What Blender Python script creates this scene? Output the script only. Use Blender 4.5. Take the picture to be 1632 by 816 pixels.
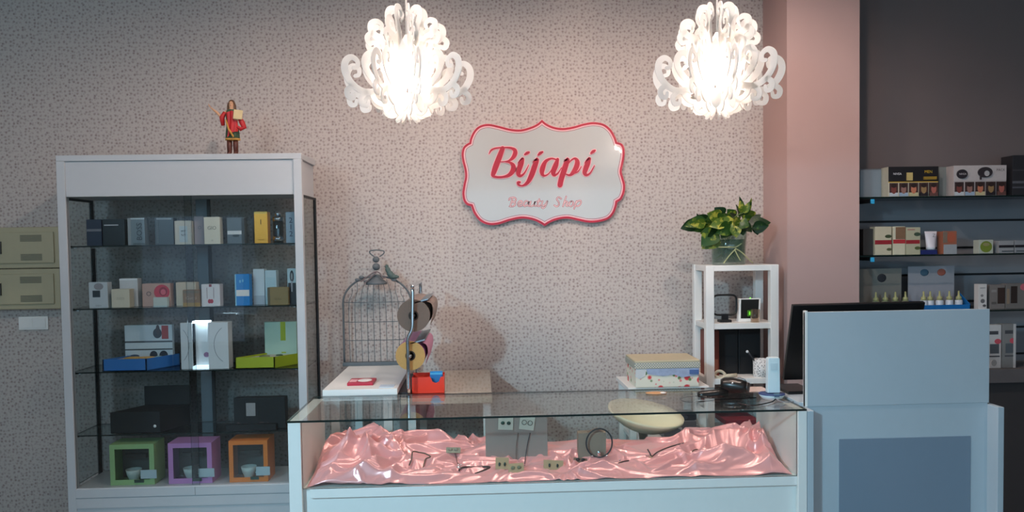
import bpy, bmesh, math, random
from mathutils import Vector, Matrix, noise
from mathutils.geometry import tessellate_polygon

# ------------------------------------------------------------------ scene, camera, world, exposure
for o in list(bpy.data.objects):
    bpy.data.objects.remove(o, do_unlink=True)
S = bpy.context.scene
COL = S.collection
S.view_settings.view_transform = 'Standard'
S.view_settings.look = 'None'
S.view_settings.gamma = 1.0
S.view_settings.use_curve_mapping = False
S.view_settings.exposure = 0.1

FPX, PY, EYE = 1280.0, 440.0, 1.61
_p, _y, _r = math.radians(2.2), math.radians(2.33), math.radians(0.85)
CF = Vector((math.sin(_y)*math.cos(_p), math.cos(_y)*math.cos(_p), -math.sin(_p)))
_R0 = Vector((math.cos(_y), -math.sin(_y), 0)); _U0 = _R0.cross(CF)
CR = math.cos(_r)*_R0 - math.sin(_r)*_U0
CU = CR.cross(CF)
cd = bpy.data.cameras.new('camera')
cam = bpy.data.objects.new('camera', cd)
COL.objects.link(cam)
cd.sensor_width = 36.0
cd.lens = 36.0*FPX/1632.0
cd.shift_y = (PY-408.0)/1632.0
cd.clip_start = 0.05
cam.matrix_world = Matrix(((CR.x, CU.x, -CF.x, 0), (CR.y, CU.y, -CF.y, 0), (CR.z, CU.z, -CF.z, EYE), (0, 0, 0, 1)))
S.camera = cam

def P(px, py, Y):
    """world point at depth Y seen at photograph pixel (px, py)"""
    d = CF + (px-816.0)/FPX*CR + (PY-py)/FPX*CU
    return Vector((0, 0, EYE)) + d*(Y/d.y)
def PX(px, Y, py=500): return P(px, py, Y).x
def PZ(px, py, Y): return P(px, py, Y).z

wd = bpy.data.worlds.new('world'); S.world = wd; wd.use_nodes = True
wd.node_tree.nodes['Background'].inputs[0].default_value = (0.55, 0.75, 1.0, 1)
wd.node_tree.nodes['Background'].inputs[1].default_value = 0.45

# the room
RX0, RX1, RY0, WALL, CEIL = -5.2, 4.6, -2.4, 4.60, 3.2
WIN = (-4.45, -3.05, 0.35, 2.10)          # shop window behind the camera: x0,x1,z0,z1
TRN = (-4.1, -2.9, 2.47, 3.12)            # bright transom window above it
FRT = (-2.0, 3.8, 0.40, 2.45)             # wide shop front window behind the camera
DAY_W, SHOP_W, BULB_W, COOL_W = 62.0, 50.0, 200.0, 560.0
for nm, W_, pw_ in (('daylight_transom', TRN, DAY_W), ('daylight_shopfront', FRT, SHOP_W)):
    la = bpy.data.lights.new(nm, 'AREA')
    la.shape = 'RECTANGLE'; la.size = W_[1]-W_[0]-0.06; la.size_y = W_[3]-W_[2]-0.06
    la.energy = pw_; la.color = (0.50, 0.80, 1.0)
    lo = bpy.data.objects.new(nm, la); COL.objects.link(lo)
    lo.location = ((W_[0]+W_[1])/2, RY0-0.05, (W_[2]+W_[3])/2)
    lo.rotation_euler = (math.radians(90), 0, 0)               # shines along +Y into the shop
# recessed warm ceiling lamps in front of the counter (fittings built below); first and last are unseen lamps added as fill
LAMPS = [(-1.9, 2.5, 58), (-0.45, 3.05, 98), (0.5, 3.05, 90), (1.3, 3.05, 96), (2.5, 1.0, 42)]
for lx, ly, lp in LAMPS:
    ls = bpy.data.lights.new('ceiling_lamp', 'SPOT'); ls.energy = lp; ls.color = (1.0, 0.80, 0.71)
    ls.spot_size = math.radians(150); ls.spot_blend = 0.6; ls.shadow_soft_size = 0.05
    lo = bpy.data.objects.new('ceiling_lamp', ls); COL.objects.link(lo); lo.location = (lx, ly, CEIL-0.03)
    lo.rotation_euler = (math.radians(17), 0, 0)
# cool white track spotlight on the shop's left side, aimed at the counter
COOL = Vector((-2.3, -0.6, 2.80)); AIM = Vector((0.45, 3.2, -0.2))
ls = bpy.data.lights.new('track_lamp', 'SPOT'); ls.energy = COOL_W; ls.color = (0.45, 0.80, 1.0)
ls.spot_size = math.radians(66); ls.spot_blend = 1.0; ls.shadow_soft_size = 0.11
lo = bpy.data.objects.new('track_lamp', ls); COL.objects.link(lo); lo.location = COOL
lo.rotation_euler = (AIM-COOL).to_track_quat('-Z', 'Y').to_euler()

# ------------------------------------------------------------------ helpers
def lin(c):
    out = []
    for v in c[:3]:
        v /= 255.0
        out.append(v/12.92 if v <= 0.04045 else ((v+0.055)/1.055)**2.4)
    return out + [1.0]

MATS = {}
def mat(name, rgb, rough=0.5, metal=0.0, var=0.06, scale=30.0, spec=None, bump=0.0, emit=None, sheen=0.0, coat=0.0, trans=0.0):
    if name in MATS: return MATS[name]
    m = bpy.data.materials.new(name); m.use_nodes = True
    nt = m.node_tree; b = nt.nodes['Principled BSDF']
    c = lin(rgb)
    tc = nt.nodes.new('ShaderNodeTexCoord'); nz = nt.nodes.new('ShaderNodeTexNoise')
    nz.inputs['Scale'].default_value = scale; nz.inputs['Detail'].default_value = 3
    nt.links.new(tc.outputs['Object'], nz.inputs['Vector'])
    mx = nt.nodes.new('ShaderNodeMix'); mx.data_type = 'RGBA'
    mx.inputs[6].default_value = [v*(1-var) for v in c[:3]]+[1]
    mx.inputs[7].default_value = [min(1, v*(1+var)) for v in c[:3]]+[1]
    nt.links.new(nz.outputs['Fac'], mx.inputs[0])
    nt.links.new(mx.outputs[2], b.inputs['Base Color'])
    b.inputs['Roughness'].default_value = rough; b.inputs['Metallic'].default_value = metal
    if spec is not None: b.inputs['Specular IOR Level'].default_value = spec
    if sheen: b.inputs['Sheen Weight'].default_value = sheen
    if coat: b.inputs['Coat Weight'].default_value = coat
    if bump:
        bp = nt.nodes.new('ShaderNodeBump'); bp.inputs['Strength'].default_value = bump
        bp.inputs['Distance'].default_value = 0.002
        nt.links.new(nz.outputs['Fac'], bp.inputs['Height']); nt.links.new(bp.outputs['Normal'], b.inputs['Normal'])
    if emit:
        b.inputs['Emission Color'].default_value = lin(emit[0]); b.inputs['Emission Strength'].default_value = emit[1]
    if trans:
        tr = nt.nodes.new('ShaderNodeBsdfTranslucent'); ms = nt.nodes.new('ShaderNodeMixShader')
        nt.links.new(mx.outputs[2], tr.inputs['Color']); ms.inputs[0].default_value = trans
        nt.links.new(b.outputs[0], ms.inputs[1]); nt.links.new(tr.outputs[0], ms.inputs[2])
        nt.links.new(ms.outputs[0], nt.nodes['Material Output'].inputs['Surface'])
    MATS[name] = m
    return m

def glass(name, tint=(0.93, 0.97, 0.96), f0=0.04, haze=0.0, hazecol=(200, 210, 215)):
    """thin pane: Fresnel (Schlick) mix of clear transmission and mirror reflection"""
    if name in MATS: return MATS[name]
    m = bpy.data.materials.new(name); m.use_nodes = True; nt = m.node_tree
    nt.nodes.remove(nt.nodes['Principled BSDF'])
    lw = nt.nodes.new('ShaderNodeLayerWeight'); lw.inputs['Blend'].default_value = 0.5
    pw = nt.nodes.new('ShaderNodeMath'); pw.operation = 'POWER'; pw.inputs[1].default_value = 5.0
    nt.links.new(lw.outputs['Facing'], pw.inputs[0])
    ma = nt.nodes.new('ShaderNodeMath'); ma.operation = 'MULTIPLY_ADD'; ma.inputs[1].default_value = 0.96-f0; ma.inputs[2].default_value = f0
    nt.links.new(pw.outputs[0], ma.inputs[0])
    nz = nt.nodes.new('ShaderNodeTexNoise'); nz.inputs['Scale'].default_value = 6
    tr = nt.nodes.new('ShaderNodeBsdfTransparent')
    mx = nt.nodes.new('ShaderNodeMix'); mx.data_type = 'RGBA'
    mx.inputs[6].default_value = list(tint)+[1]; mx.inputs[7].default_value = [t*0.97 for t in tint]+[1]
    nt.links.new(nz.outputs['Fac'], mx.inputs[0]); nt.links.new(mx.outputs[2], tr.inputs['Color'])
    gl = nt.nodes.new('ShaderNodeBsdfGlossy'); gl.inputs['Roughness'].default_value = 0.01
    ms = nt.nodes.new('ShaderNodeMixShader')
    nt.links.new(ma.outputs[0], ms.inputs[0]); nt.links.new(gl.outputs[0], ms.inputs[2])
    src = tr
    if haze:
        df = nt.nodes.new('ShaderNodeBsdfDiffuse'); df.inputs['Color'].default_value = lin(hazecol)
        mh = nt.nodes.new('ShaderNodeMixShader'); mh.inputs[0].default_value = haze
        nt.links.new(tr.outputs[0], mh.inputs[1]); nt.links.new(df.outputs[0], mh.inputs[2]); src = mh
    nt.links.new(src.outputs[0], ms.inputs[1])
    nt.links.new(ms.outputs[0], nt.nodes['Material Output'].inputs['Surface'])
    MATS[name] = m
    return m

ROOT = {}          # object -> world offset of the thing it belongs to
def tag(o, label=None, cat=None, group=None, kind=None):
    if label: o['label'] = label
    if cat: o['category'] = cat
    if group: o['group'] = group
    if kind: o['kind'] = kind
    return o
def thing(name, loc, label, cat, group=None):
    o = bpy.data.objects.new(name, None); COL.objects.link(o)
    o.empty_display_size = 0.05; o.location = loc; ROOT[o] = Vector(loc)
    return tag(o, label, cat, group)
def copy_tree(o, parent=None):
    c = o.copy(); COL.objects.link(c); c.parent = parent
    ROOT[c] = ROOT[o].copy()
    for ch in list(o.children): copy_tree(ch, c)
    return c

def catmull(pts, n=6, closed=False):
    pts = [tuple(p) for p in pts]; out = []
    N = len(pts); segs = N if closed else N-1
    for i in range(segs):
        if closed: p0, p1, p2, p3 = pts[i-1], pts[i], pts[(i+1) % N], pts[(i+2) % N]
        else: p0, p1, p2, p3 = pts[max(i-1, 0)], pts[i], pts[i+1], pts[min(i+2, N-1)]
        for k in range(n):
            t = k/n
            out.append(tuple(0.5*(2*b+(-a+c)*t+(2*a-5*b+4*c-d)*t*t+(-a+3*b-3*c+d)*t**3) for a, b, c, d in zip(p0, p1, p2, p3)))
    if not closed: out.append(pts[-1])
    return out

class MB:
    def __init__(s): s.v = []; s.f = []; s.m = []
    def add(s, vs, fs, mi=0):
        b = len(s.v); s.v += [Vector(v) for v in vs]
        for f in fs: s.f.append([b+i for i in f]); s.m.append(mi)
        return s
    def box(s, x0, x1, y0, y1, z0, z1, mi=0):
        vs = [(x, y, z) for z in (z0, z1) for y in (y0, y1) for x in (x0, x1)]
        return s.add(vs, [(0, 2, 3, 1), (4, 5, 7, 6), (0, 1, 5, 4), (2, 6, 7, 3), (0, 4, 6, 2), (1, 3, 7, 5)], mi)
    def slab(s, x0, x1, y0, y1, z0, z1, axis, mi=0, ei=1):
        """pane: the two broad faces use mi, the edges ei"""
        s.box(x0, x1, y0, y1, z0, z1, ei)
        for k in {'z': (0, 1), 'y': (2, 3), 'x': (4, 5)}[axis]: s.m[-6+k] = mi
        return s
    def obox(s, c, size, M, mi=0):
        hx, hy, hz = [q/2 for q in size]; c = Vector(c)
        vs = [c + M @ Vector((x, y, z)) for z in (-hz, hz) for y in (-hy, hy) for x in (-hx, hx)]
        return s.add(vs, [(0, 2, 3, 1), (4, 5, 7, 6), (0, 1, 5, 4), (2, 6, 7, 3), (0, 4, 6, 2), (1, 3, 7, 5)], mi)
    def tube(s, pts, r, n=8, closed=False, mi=0):
        pts = [Vector(p) for p in pts]; N = len(pts)
        rs = r if isinstance(r, (list, tuple)) else [r]*N
        up = None; rings = []
        for i, p in enumerate(pts):
            a = pts[i-1] if (i or closed) else p; c = pts[(i+1) % N] if (i < N-1 or closed) else p
            t = (c-a); t = t.normalized() if t.length > 1e-9 else Vector((0, 0, 1))
            if up is None:
                up = Vector((0, 0, 1)) if abs(t.z) < 0.9 else Vector((1, 0, 0))
            u = (up - t*up.dot(t)); u = u.normalized() if u.length > 1e-6 else t.orthogonal().normalized()
            w = t.cross(u); up = u
            rings.append([p + rs[i]*(math.cos(2*math.pi*k/n)*u+math.sin(2*math.pi*k/n)*w) for k in range(n)])
        vs = [q for R in rings for q in R]; fs = []
        for i in range(N if closed else N-1):
            j = (i+1) % N
            for k in range(n): fs.append((i*n+k, i*n+(k+1) % n, j*n+(k+1) % n, j*n+k))
        if not closed:
            fs.append(tuple(reversed(range(n)))); fs.append(tuple((N-1)*n+k for k in range(n)))
        return s.add(vs, fs, mi)
    def lathe(s, prof, cx, cy, n=20, mi=0, z0=0.0):
        vs = [(cx+r*math.cos(2*math.pi*k/n), cy+r*math.sin(2*math.pi*k/n), z0+z) for r, z in prof for k in range(n)]
        fs = [(i*n+k, i*n+(k+1) % n, (i+1)*n+(k+1) % n, (i+1)*n+k) for i in range(len(prof)-1) for k in range(n)]
        if prof[0][0] > 1e-5: fs.append(tuple(reversed(range(n))))
        if prof[-1][0] > 1e-5: fs.append(tuple((len(prof)-1)*n+k for k in range(n)))
        return s.add(vs, fs, mi)
    def ball(s, c, r, n=12, mi=0):
        r = (r, r, r) if not isinstance(r, (tuple, list)) else r
        c = Vector(c); vs = []; h = n//2
        for i in range(h+1):
            th = math.pi*i/h
            for k in range(n):
                ph = 2*math.pi*k/n
                vs.append(c+Vector((r[0]*math.sin(th)*math.cos(ph), r[1]*math.sin(th)*math.sin(ph), r[2]*math.cos(th))))
        fs = [(i*n+k, (i+1)*n+k, (i+1)*n+(k+1) % n, i*n+(k+1) % n) for i in range(h) for k in range(n)]
        return s.add(vs, fs, mi)
    def prism(s, poly, o, ax, ay, th, mi=0):
        """polygon in the plane (o, ax, ay), thickness th along ax x ay"""
        o, ax, ay = Vector(o), Vector(ax), Vector(ay); nrm = ax.cross(ay).normalized(); n = len(poly)
        vs = [o+ax*p[0]+ay*p[1] for p in poly]+[o+ax*p[0]+ay*p[1]+nrm*th for p in poly]
        if n > 24:
            tri = tessellate_polygon([[Vector((p[0], p[1], 0)) for p in poly]])
            caps = [tuple(reversed(t)) for t in tri]+[tuple(n+i for i in t) for t in tri]
        else: caps = [tuple(reversed(range(n))), tuple(range(n, 2*n))]
        fs = caps+[(i, (i+1) % n, n+(i+1) % n, n+i) for i in range(n)]
        return s.add(vs, fs, mi)
    def stroke(s, pts, o, ax, ay, th, mi=0, extra=0.0, n=6, wscale=1.0):
        """variable-width pen stroke (x, y, width) laid in a plane, with real thickness"""
        o, ax, ay = Vector(o), Vector(ax), Vector(ay); nrm = ax.cross(ay).normalized()
        q = catmull(pts, n); L = []; R = []
        for i, p in enumerate(q):
            a = q[max(i-1, 0)]; c = q[min(i+1, len(q)-1)]
            dx, dy = c[0]-a[0], c[1]-a[1]; l = math.hypot(dx, dy) or 1
            w = max(p[2]*wscale, 1e-5)/2+extra
            nx, ny = -dy/l, dx/l
            L.append((p[0]+nx*w, p[1]+ny*w)); R.append((p[0]-nx*w, p[1]-ny*w))
        def cap(p, a, c, w):
            ang = math.atan2(c[1]-a[1], c[0]-a[0]); return [(p[0]+w*math.cos(ang+t), p[1]+w*math.sin(ang+t)) for t in (math.pi/4, 0, -math.pi/4)]
        we = max(q[-1][2]*wscale, 1e-5)/2+extra; ws = max(q[0][2]*wscale, 1e-5)/2+extra
        ce = cap(q[-1], q[-2], q[-1], we); cs = cap(q[0], q[1], q[0], ws)
        outline = L+ce+R[::-1]+cs
        b = len(s.v); N = len(outline); m = len(L)
        for z in (0, th): s.v += [o+ax*p[0]+ay*p[1]+nrm*z for p in outline]
        fs = []
        for z in (0, N):
            for i in range(m-1):
                f = [z+i, z+i+1, z+m+3+(m-2-i), z+m+3+(m-1-i)]
                fs.append(f if z == 0 else f[::-1])
            e = [z+m-1, z+m, z+m+1, z+m+2, z+m+3]; st = [z+2*m+2, z+2*m+3, z+2*m+4, z+2*m+5, z]
            for f in (e, st): fs.append(f if z == 0 else f[::-1])
        for i in range(N): fs.append([(i+1) % N, i, N+i, N+(i+1) % N])
        for f in fs: s.f.append([b+k for k in f]); s.m.append(mi)
        return s
    def quad(s, a, b, c, d, mi=0): return s.add([a, b, c, d], [(0, 1, 2, 3)], mi)
    def build(s, name, mats, parent=None, smooth=False, bevel=0.0, fix=True, label=None):
        if not isinstance(mats, (list, tuple)): mats = [mats]
        if parent is not None: off = ROOT[parent]
        else:
            xs = [v.x for v in s.v]; ys = [v.y for v in s.v]; zs = [v.z for v in s.v]
            off = Vector(((min(xs)+max(xs))/2, (min(ys)+max(ys))/2, min(zs)))
        me = bpy.data.meshes.new(name)
        me.from_pydata([tuple(v-off) for v in s.v], [], s.f)
        for m in mats: me.materials.append(m)
        me.polygons.foreach_set('material_index', s.m)
        if bevel or fix:
            bm = bmesh.new(); bm.from_mesh(me)
            if fix: bmesh.ops.remove_doubles(bm, verts=bm.verts, dist=1e-6); bmesh.ops.recalc_face_normals(bm, faces=bm.faces)
            if bevel: bmesh.ops.bevel(bm, geom=list(bm.edges), offset=bevel, segments=2, affect='EDGES', profile=0.6, clamp_overlap=True)
            bm.to_mesh(me); bm.free()
        if smooth: me.polygons.foreach_set('use_smooth', [True]*len(me.polygons))
        me.update()
        o = bpy.data.objects.new(name, me); COL.objects.link(o); ROOT[o] = off.copy()
        if parent is not None: o.parent = parent
        else: o.location = off
        if label: o['label'] = label
        return o

def lettering(txt, centre, height, material, parent, ax=(1, 0, 0), ay=(0, 0, 1), shear=0.0, bold=0.0, squash=1.0, name='lettering'):
    cu = bpy.data.curves.new('t', 'FONT'); cu.body = txt; cu.align_x = 'CENTER'; cu.align_y = 'CENTER'
    cu.shear = shear; cu.offset = bold; cu.resolution_u = 2; cu.extrude = 0.0
    to = bpy.data.objects.new('t', cu); COL.objects.link(to)
    bpy.context.view_layer.update()
    me = bpy.data.meshes.new_from_object(to.evaluated_get(bpy.context.evaluated_depsgraph_get()))
    bpy.data.objects.remove(to); bpy.data.curves.remove(cu)
    ys = [v.co.y for v in me.vertices] or [0, 1]; h = max(ys)-min(ys) or 1; k = height/h
    ax, ay = Vector(ax), Vector(ay); c = Vector(centre)-ROOT[parent]; cy = (max(ys)+min(ys))/2
    for v in me.vertices: v.co = c + ax*(v.co.x*k*squash) + ay*((v.co.y-cy)*k)
    me.materials.clear(); me.materials.append(material); me.name = name
    o = bpy.data.objects.new(name, me); COL.objects.link(o); o.parent = parent; ROOT[o] = ROOT[parent].copy()
    return o

# ------------------------------------------------------------------ common materials
WHITE = mat('white_melamine', (226, 226, 222), 0.42, var=0.02)
WHITE2 = mat('white_laminate', (218, 222, 222), 0.45, var=0.02)
PLASTIC = mat('white_plastic', (232, 230, 226), 0.4, var=0.02)
BLACK = mat('black_plastic', (14, 14, 16), 0.45, var=0.1)
CHROME = mat('chrome', (215, 218, 222), 0.12, 1.0, var=0.02)
ALU = mat('brushed_aluminium', (150, 158, 165), 0.35, 0.9, var=0.05)
EDGE = mat('glass_edge_green', (14, 30, 28), 0.2, var=0.1)
GLASS = glass('clear_glass')
GLASSD = glass('cabinet_glass', tint=(0.93, 0.955, 0.96), f0=0.045)
GASKET = mat('dark_gasket', (22, 24, 28), 0.6, var=0.1)
RED = mat('sign_red', (176, 26, 52), 0.4, var=0.04)
PINKL = mat('sign_pale_pink', (236, 178, 184), 0.4, var=0.03)
KRAFT = mat('kraft_card', (172, 144, 112), 0.8, var=0.08, scale=200)
DKBROWN = mat('dark_brown_leather', (58, 34, 30), 0.5, var=0.15)
INK = mat('dark_ink', (40, 40, 46), 0.6, var=0.05)
INKG = mat('grey_ink', (120, 122, 126), 0.6, var=0.05)
INKW = mat('white_ink', (225, 225, 225), 0.6, var=0.02)

def wallpaper():
    m = bpy.data.materials.new('floral_dot_wallpaper'); m.use_nodes = True; nt = m.node_tree
    b = nt.nodes['Principled BSDF']; b.inputs['Roughness'].default_value = 0.75
    g = nt.nodes.new('ShaderNodeNewGeometry'); sp = nt.nodes.new('ShaderNodeSeparateXYZ'); cb = nt.nodes.new('ShaderNodeCombineXYZ')
    nt.links.new(g.outputs['Position'], sp.inputs[0]); nt.links.new(sp.outputs['X'], cb.inputs['X']); nt.links.new(sp.outputs['Z'], cb.inputs['Y'])
    col = None
    base = nt.nodes.new('ShaderNodeRGB'); base.outputs[0].default_value = lin((187, 178, 172)); col = base.outputs[0]
    for sc, rad, soft, dark, fac in ((45.0, 0.25, 0.14, (140, 122, 120), 1.0), (58.0, 0.17, 0.13, (160, 145, 142), 0.85)):
        v = nt.nodes.new('ShaderNodeTexVoronoi'); v.voronoi_dimensions = '2D'; v.inputs['Scale'].default_value = sc
        v.inputs['Randomness'].default_value = 0.72
        of = nt.nodes.new('ShaderNodeVectorMath'); of.operation = 'ADD'; of.inputs[1].default_value = (sc*0.37, sc*0.11, 0)
        nt.links.new(cb.outputs[0], of.inputs[0]); nt.links.new(of.outputs[0], v.inputs['Vector'])
        mr = nt.nodes.new('ShaderNodeMapRange'); mr.inputs['From Min'].default_value = rad+soft; mr.inputs['From Max'].default_value = rad-soft
        nt.links.new(v.outputs['Distance'], mr.inputs['Value'])
        s2 = nt.nodes.new('ShaderNodeSeparateColor'); nt.links.new(v.outputs['Color'], s2.inputs[0])
        m2 = nt.nodes.new('ShaderNodeMapRange'); m2.inputs['To Min'].default_value = 0.35; m2.inputs['To Max'].default_value = fac
        nt.links.new(s2.outputs[0], m2.inputs['Value'])
        mu = nt.nodes.new('ShaderNodeMath'); mu.operation = 'MULTIPLY'
        nt.links.new(mr.outputs[0], mu.inputs[0]); nt.links.new(m2.outputs[0], mu.inputs[1])
        mx = nt.nodes.new('ShaderNodeMix'); mx.data_type = 'RGBA'; mx.inputs[7].default_value = lin(dark)
        nt.links.new(mu.outputs[0], mx.inputs[0]); nt.links.new(col, mx.inputs[6]); col = mx.outputs[2]
    nt.links.new(col, b.inputs['Base Color'])
    return m
WALLP = wallpaper()

# ------------------------------------------------------------------ setting
def struct(name, mb, m, parent=None, **k):
    o = mb.build(name, m, parent, **k)
    if parent is None: o['kind'] = 'structure'
    return o
FLOORM = mat('floor_tile', (120, 104, 92), 0.35, var=0.12, scale=4)
PLAIN = mat('plain_wall_paint', (190, 180, 174), 0.8, var=0.03, scale=3)
PINK = mat('pink_paint', (188, 158, 152), 0.75, var=0.02, scale=5)
DARKW = mat('dark_taupe_paint', (120, 108, 106), 0.8, var=0.04, scale=4)
COLX0, COLX1, COLY = 1.65, 2.043, 4.24
struct('floor', MB().box(RX0, RX1, RY0, WALL, -0.1, 0), FLOORM)
struct('ceiling', MB().box(RX0, RX1, RY0, WALL, CEIL, CEIL+0.1), mat('ceiling_paint', (200, 196, 192), 0.85, var=0.02))
struct('wall_back', MB().box(RX0, COLX0+0.1, WALL, WALL+0.1, 0, CEIL), WALLP)
struct('wall_back_right', MB().box(COLX1-0.1, RX1, WALL+0.001, WALL+0.1, 0, CEIL), DARKW)
struct('wall_left', MB().box(RX0-0.1, RX0, RY0, WALL, 0, CEIL), PLAIN)
struct('wall_right', MB().box(RX1, RX1+0.1, RY0, WALL, 0, CEIL), DARKW)
struct('wall_pillar', MB().box(COLX0, COLX1, COLY, WALL+0.05, 0, CEIL), PINK)
wf = MB()
ax, bx = min(WIN[0], TRN[0]), max(WIN[1], TRN[1])
wf.box(RX0, ax, RY0-0.1, RY0, 0, CEIL); wf.box(bx, FRT[0], RY0-0.1, RY0, 0, CEIL); wf.box(FRT[1], RX1, RY0-0.1, RY0, 0, CEIL)
wf.box(FRT[0], FRT[1], RY0-0.1, RY0, 0, FRT[2]); wf.box(FRT[0], FRT[1], RY0-0.1, RY0, FRT[3], CEIL)
wf.box(ax, bx, RY0-0.1, RY0, 0, WIN[2]); wf.box(ax, bx, RY0-0.1, RY0, TRN[3], CEIL); wf.box(ax, bx, RY0-0.1, RY0, WIN[3], TRN[2])
for W_ in (WIN, TRN):
    if W_[0] > ax: wf.box(ax, W_[0], RY0-0.1, RY0, W_[2], W_[3])
    if W_[1] < bx: wf.box(W_[1], bx, RY0-0.1, RY0, W_[2], W_[3])
struct('wall_front', wf, PLAIN, fix=False)
for k_, W_ in enumerate((WIN, TRN, FRT)):
    w = MB()
    for a in ((W_[0], W_[0]+.05, W_[2], W_[3]), (W_[1]-.05, W_[1], W_[2], W_[3]), (W_[0], W_[1], W_[2], W_[2]+.05), (W_[0], W_[1], W_[3]-.05, W_[3])):
        w.box(a[0], a[1], RY0-0.04, RY0+0.02, a[2], a[3])
    struct('window_%d' % (k_+1), w, WHITE, fix=False)
tl_ = thing('track_spotlight', (COOL.x, COOL.y, COOL.z), 'cool white track spotlight under the ceiling, aimed at the counter', 'spotlight')
dv = (AIM-COOL).normalized()
MB().tube([COOL-dv*.16, COOL-dv*.15, COOL-dv*.02], [.05, .075, .075], 20).build('lamp_can', WHITE, tl_, smooth=True)
MB().tube([COOL-dv*.10, Vector((COOL.x-dv.x*.10, COOL.y-dv.y*.10, CEIL))], .01, 10).build('stem', WHITE, tl_, smooth=True)
for k_, (lx, ly, lp) in enumerate(LAMPS):
    t_ = thing('ceiling_downlight', (lx, ly, CEIL-.03), ['added fill downlight in the ceiling before the tall cabinet', 'recessed downlight in the ceiling above the left counter end', 'recessed downlight in the ceiling above the middle of the counter', 'recessed downlight in the ceiling above the right counter end', 'added fill downlight in the ceiling nearest the shop front'][k_], 'downlight', 'recessed ceiling downlights')
    MB().lathe([(.062, 0), (.075, 0), (.08, .012), (.08, .03), (.062, .03)], lx, ly, 24, z0=CEIL-.03).build('trim_ring', WHITE, t_, smooth=True)

# ------------------------------------------------------------------ chandeliers
ACR = mat('frosted_white_acrylic', (238, 238, 236), 0.35, var=0.01, trans=0.45)
def make_chandelier(loc, label):
    t = thing('chandelier', loc, label, 'chandelier', 'scrolled white pendant chandeliers')
    L = Vector(loc)
    strokes = [
        [(.055, .06, .03), (.075, .13, .05), (.065, .21, .055), (.08, .30, .05), (.06, .36, .03)],
        [(.07, .15, .03), (.13, .118, .028), (.19, .112, .026), (.238, .14, .028), (.264, .185, .03), (.262, .225, .028), (.238, .245, .024), (.213, .232, .02), (.213, .208, .018), (.23, .203, .016)],
        [(.235, .13, .022), (.257, .11, .024), (.252, .085, .022), (.232, .082, .018), (.226, .1, .014)],
        [(.17, .115, .02), (.20, .085, .022), (.195, .058, .022), (.172, .058, .018), (.168, .074, .014)],
        [(.12, .14, .026), (.165, .185, .028), (.182, .232, .028), (.166, .265, .026), (.139, .265, .022), (.129, .241, .018), (.143, .226, .015)],
        [(.07, .29, .03), (.10, .335, .03), (.133, .35, .03), (.152, .377, .028), (.149, .407, .026), (.125, .42, .022), (.105, .406, .018), (.109, .386, .014)],
        [(.145, .365, .022), (.168, .34, .024), (.16, .312, .022), (.139, .316, .016)],
        [(.055, .32, .028), (.06, .40, .028), (.077, .45, .028), (.07, .486, .026), (.046, .493, .022), (.032, .472, .018), (.04, .452, .014)],
        [(.05, .10, .022), (.09, .066, .022), (.13, .072, .022), (.151, .1, .022), (.136, .119, .018), (.12, .106, .014)],
        [(.03, .06, .02), (.06, .028, .02), (.09, .034, .02), (.099, .055, .018), (.081, .063, .014)],
        [(.02, .06, .018), (.03, .02, .018), (.046, .004, .014)],
        [(.09, .2, .03), (.12, .27, .026), (.13, .31, .022), (.11, .325, .018), (.1, .305, .014)],
    ]
    strokes = [[(r_, z_ if z_ < .3 else .3+(z_-.3)*.84, w_) for r_, z_, w_ in st] for st in strokes]
    for k in range(9):
        a = 2*math.pi*k/9+0.12
        d = Vector((math.cos(a), math.sin(a), 0)); nn = Vector((0, 0, 1)).cross(d)
        mb = MB()
        for st in strokes: mb.stroke(st, L-nn*0.002, d, (0, 0, 1), 0.004, n=5)
        mb.build('scroll_plate', ACR, t)
    for ring, (n, r0, zc, h, w, tilt) in enumerate(((9, .098, .215, .20, .05, .12), (9, .088, .07, .10, .042, -.35))):
        for k in range(n):
            a = 2*math.pi*(k+0.5)/n+0.12
            d = Vector((math.cos(a), math.sin(a), 0)); tn = Vector((-math.sin(a), math.cos(a), 0))
            up = (Vector((0, 0, 1))*math.cos(tilt)+d*math.sin(tilt))
            poly = [(w/2*math.sin(math.pi*u)**0.6*sg, (u-.5)*h) for sg, rng in ((1, range(0, 9)), (-1, range(7, 0, -1))) for u in [q/8 for q in rng]]
            MB().prism(poly, L+d*r0+Vector((0, 0, zc)), tn, up, 0.003).build('petal', ACR, t)
    bulbm = mat('lit_bulb', (255, 240, 220), 0.4, emit=((255, 228, 212), BULB_W), var=0.0)
    for k in range(3):
        a = 2*math.pi*k/3+0.4
        c = L+Vector((math.cos(a)*.034, math.sin(a)*.034, .19))
        sk = MB().lathe([(.0, .05), (.013, .05), (.014, .11), (.0, .112)], c.x, c.y, 12, z0=c.z-.0).build('lamp_socket', PLASTIC, t, smooth=True)
        MB().lathe([(.0, -.055), (.018, -.05), (.03, -.03), (.033, -.005), (.027, .025), (.014, .05), (.0, .05)], c.x, c.y, 16, z0=c.z).build('bulb', bulbm, t, smooth=True)
    hub = MB().lathe([(.0, .295), (.05, .295), (.055, .305), (.03, .32), (.012, .35), (.006, .36), (.0, .36)], L.x, L.y, 16, z0=L.z).build('hub', PLASTIC, t, smooth=True)
    MB().tube([L+Vector((0, 0, .355)), L+Vector((.004, 0, .6)), Vector((L.x, L.y, CEIL-.02))], .0035, 6).build('cord', PLASTIC, t, smooth=True)
    MB().lathe([(.0, -.03), (.03, -.03), (.055, -.01), (.055, 0), (.0, 0)], L.x, L.y, 20, z0=CEIL).build('ceiling_rose', PLASTIC, t, smooth=True)
    return t
CH1 = P(650, 194, 3.4); CH2 = P(1143, 188, 3.4)
ch = make_chandelier(CH1, 'lit white scrollwork chandelier hanging on the left, above the birdcage side')
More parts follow.
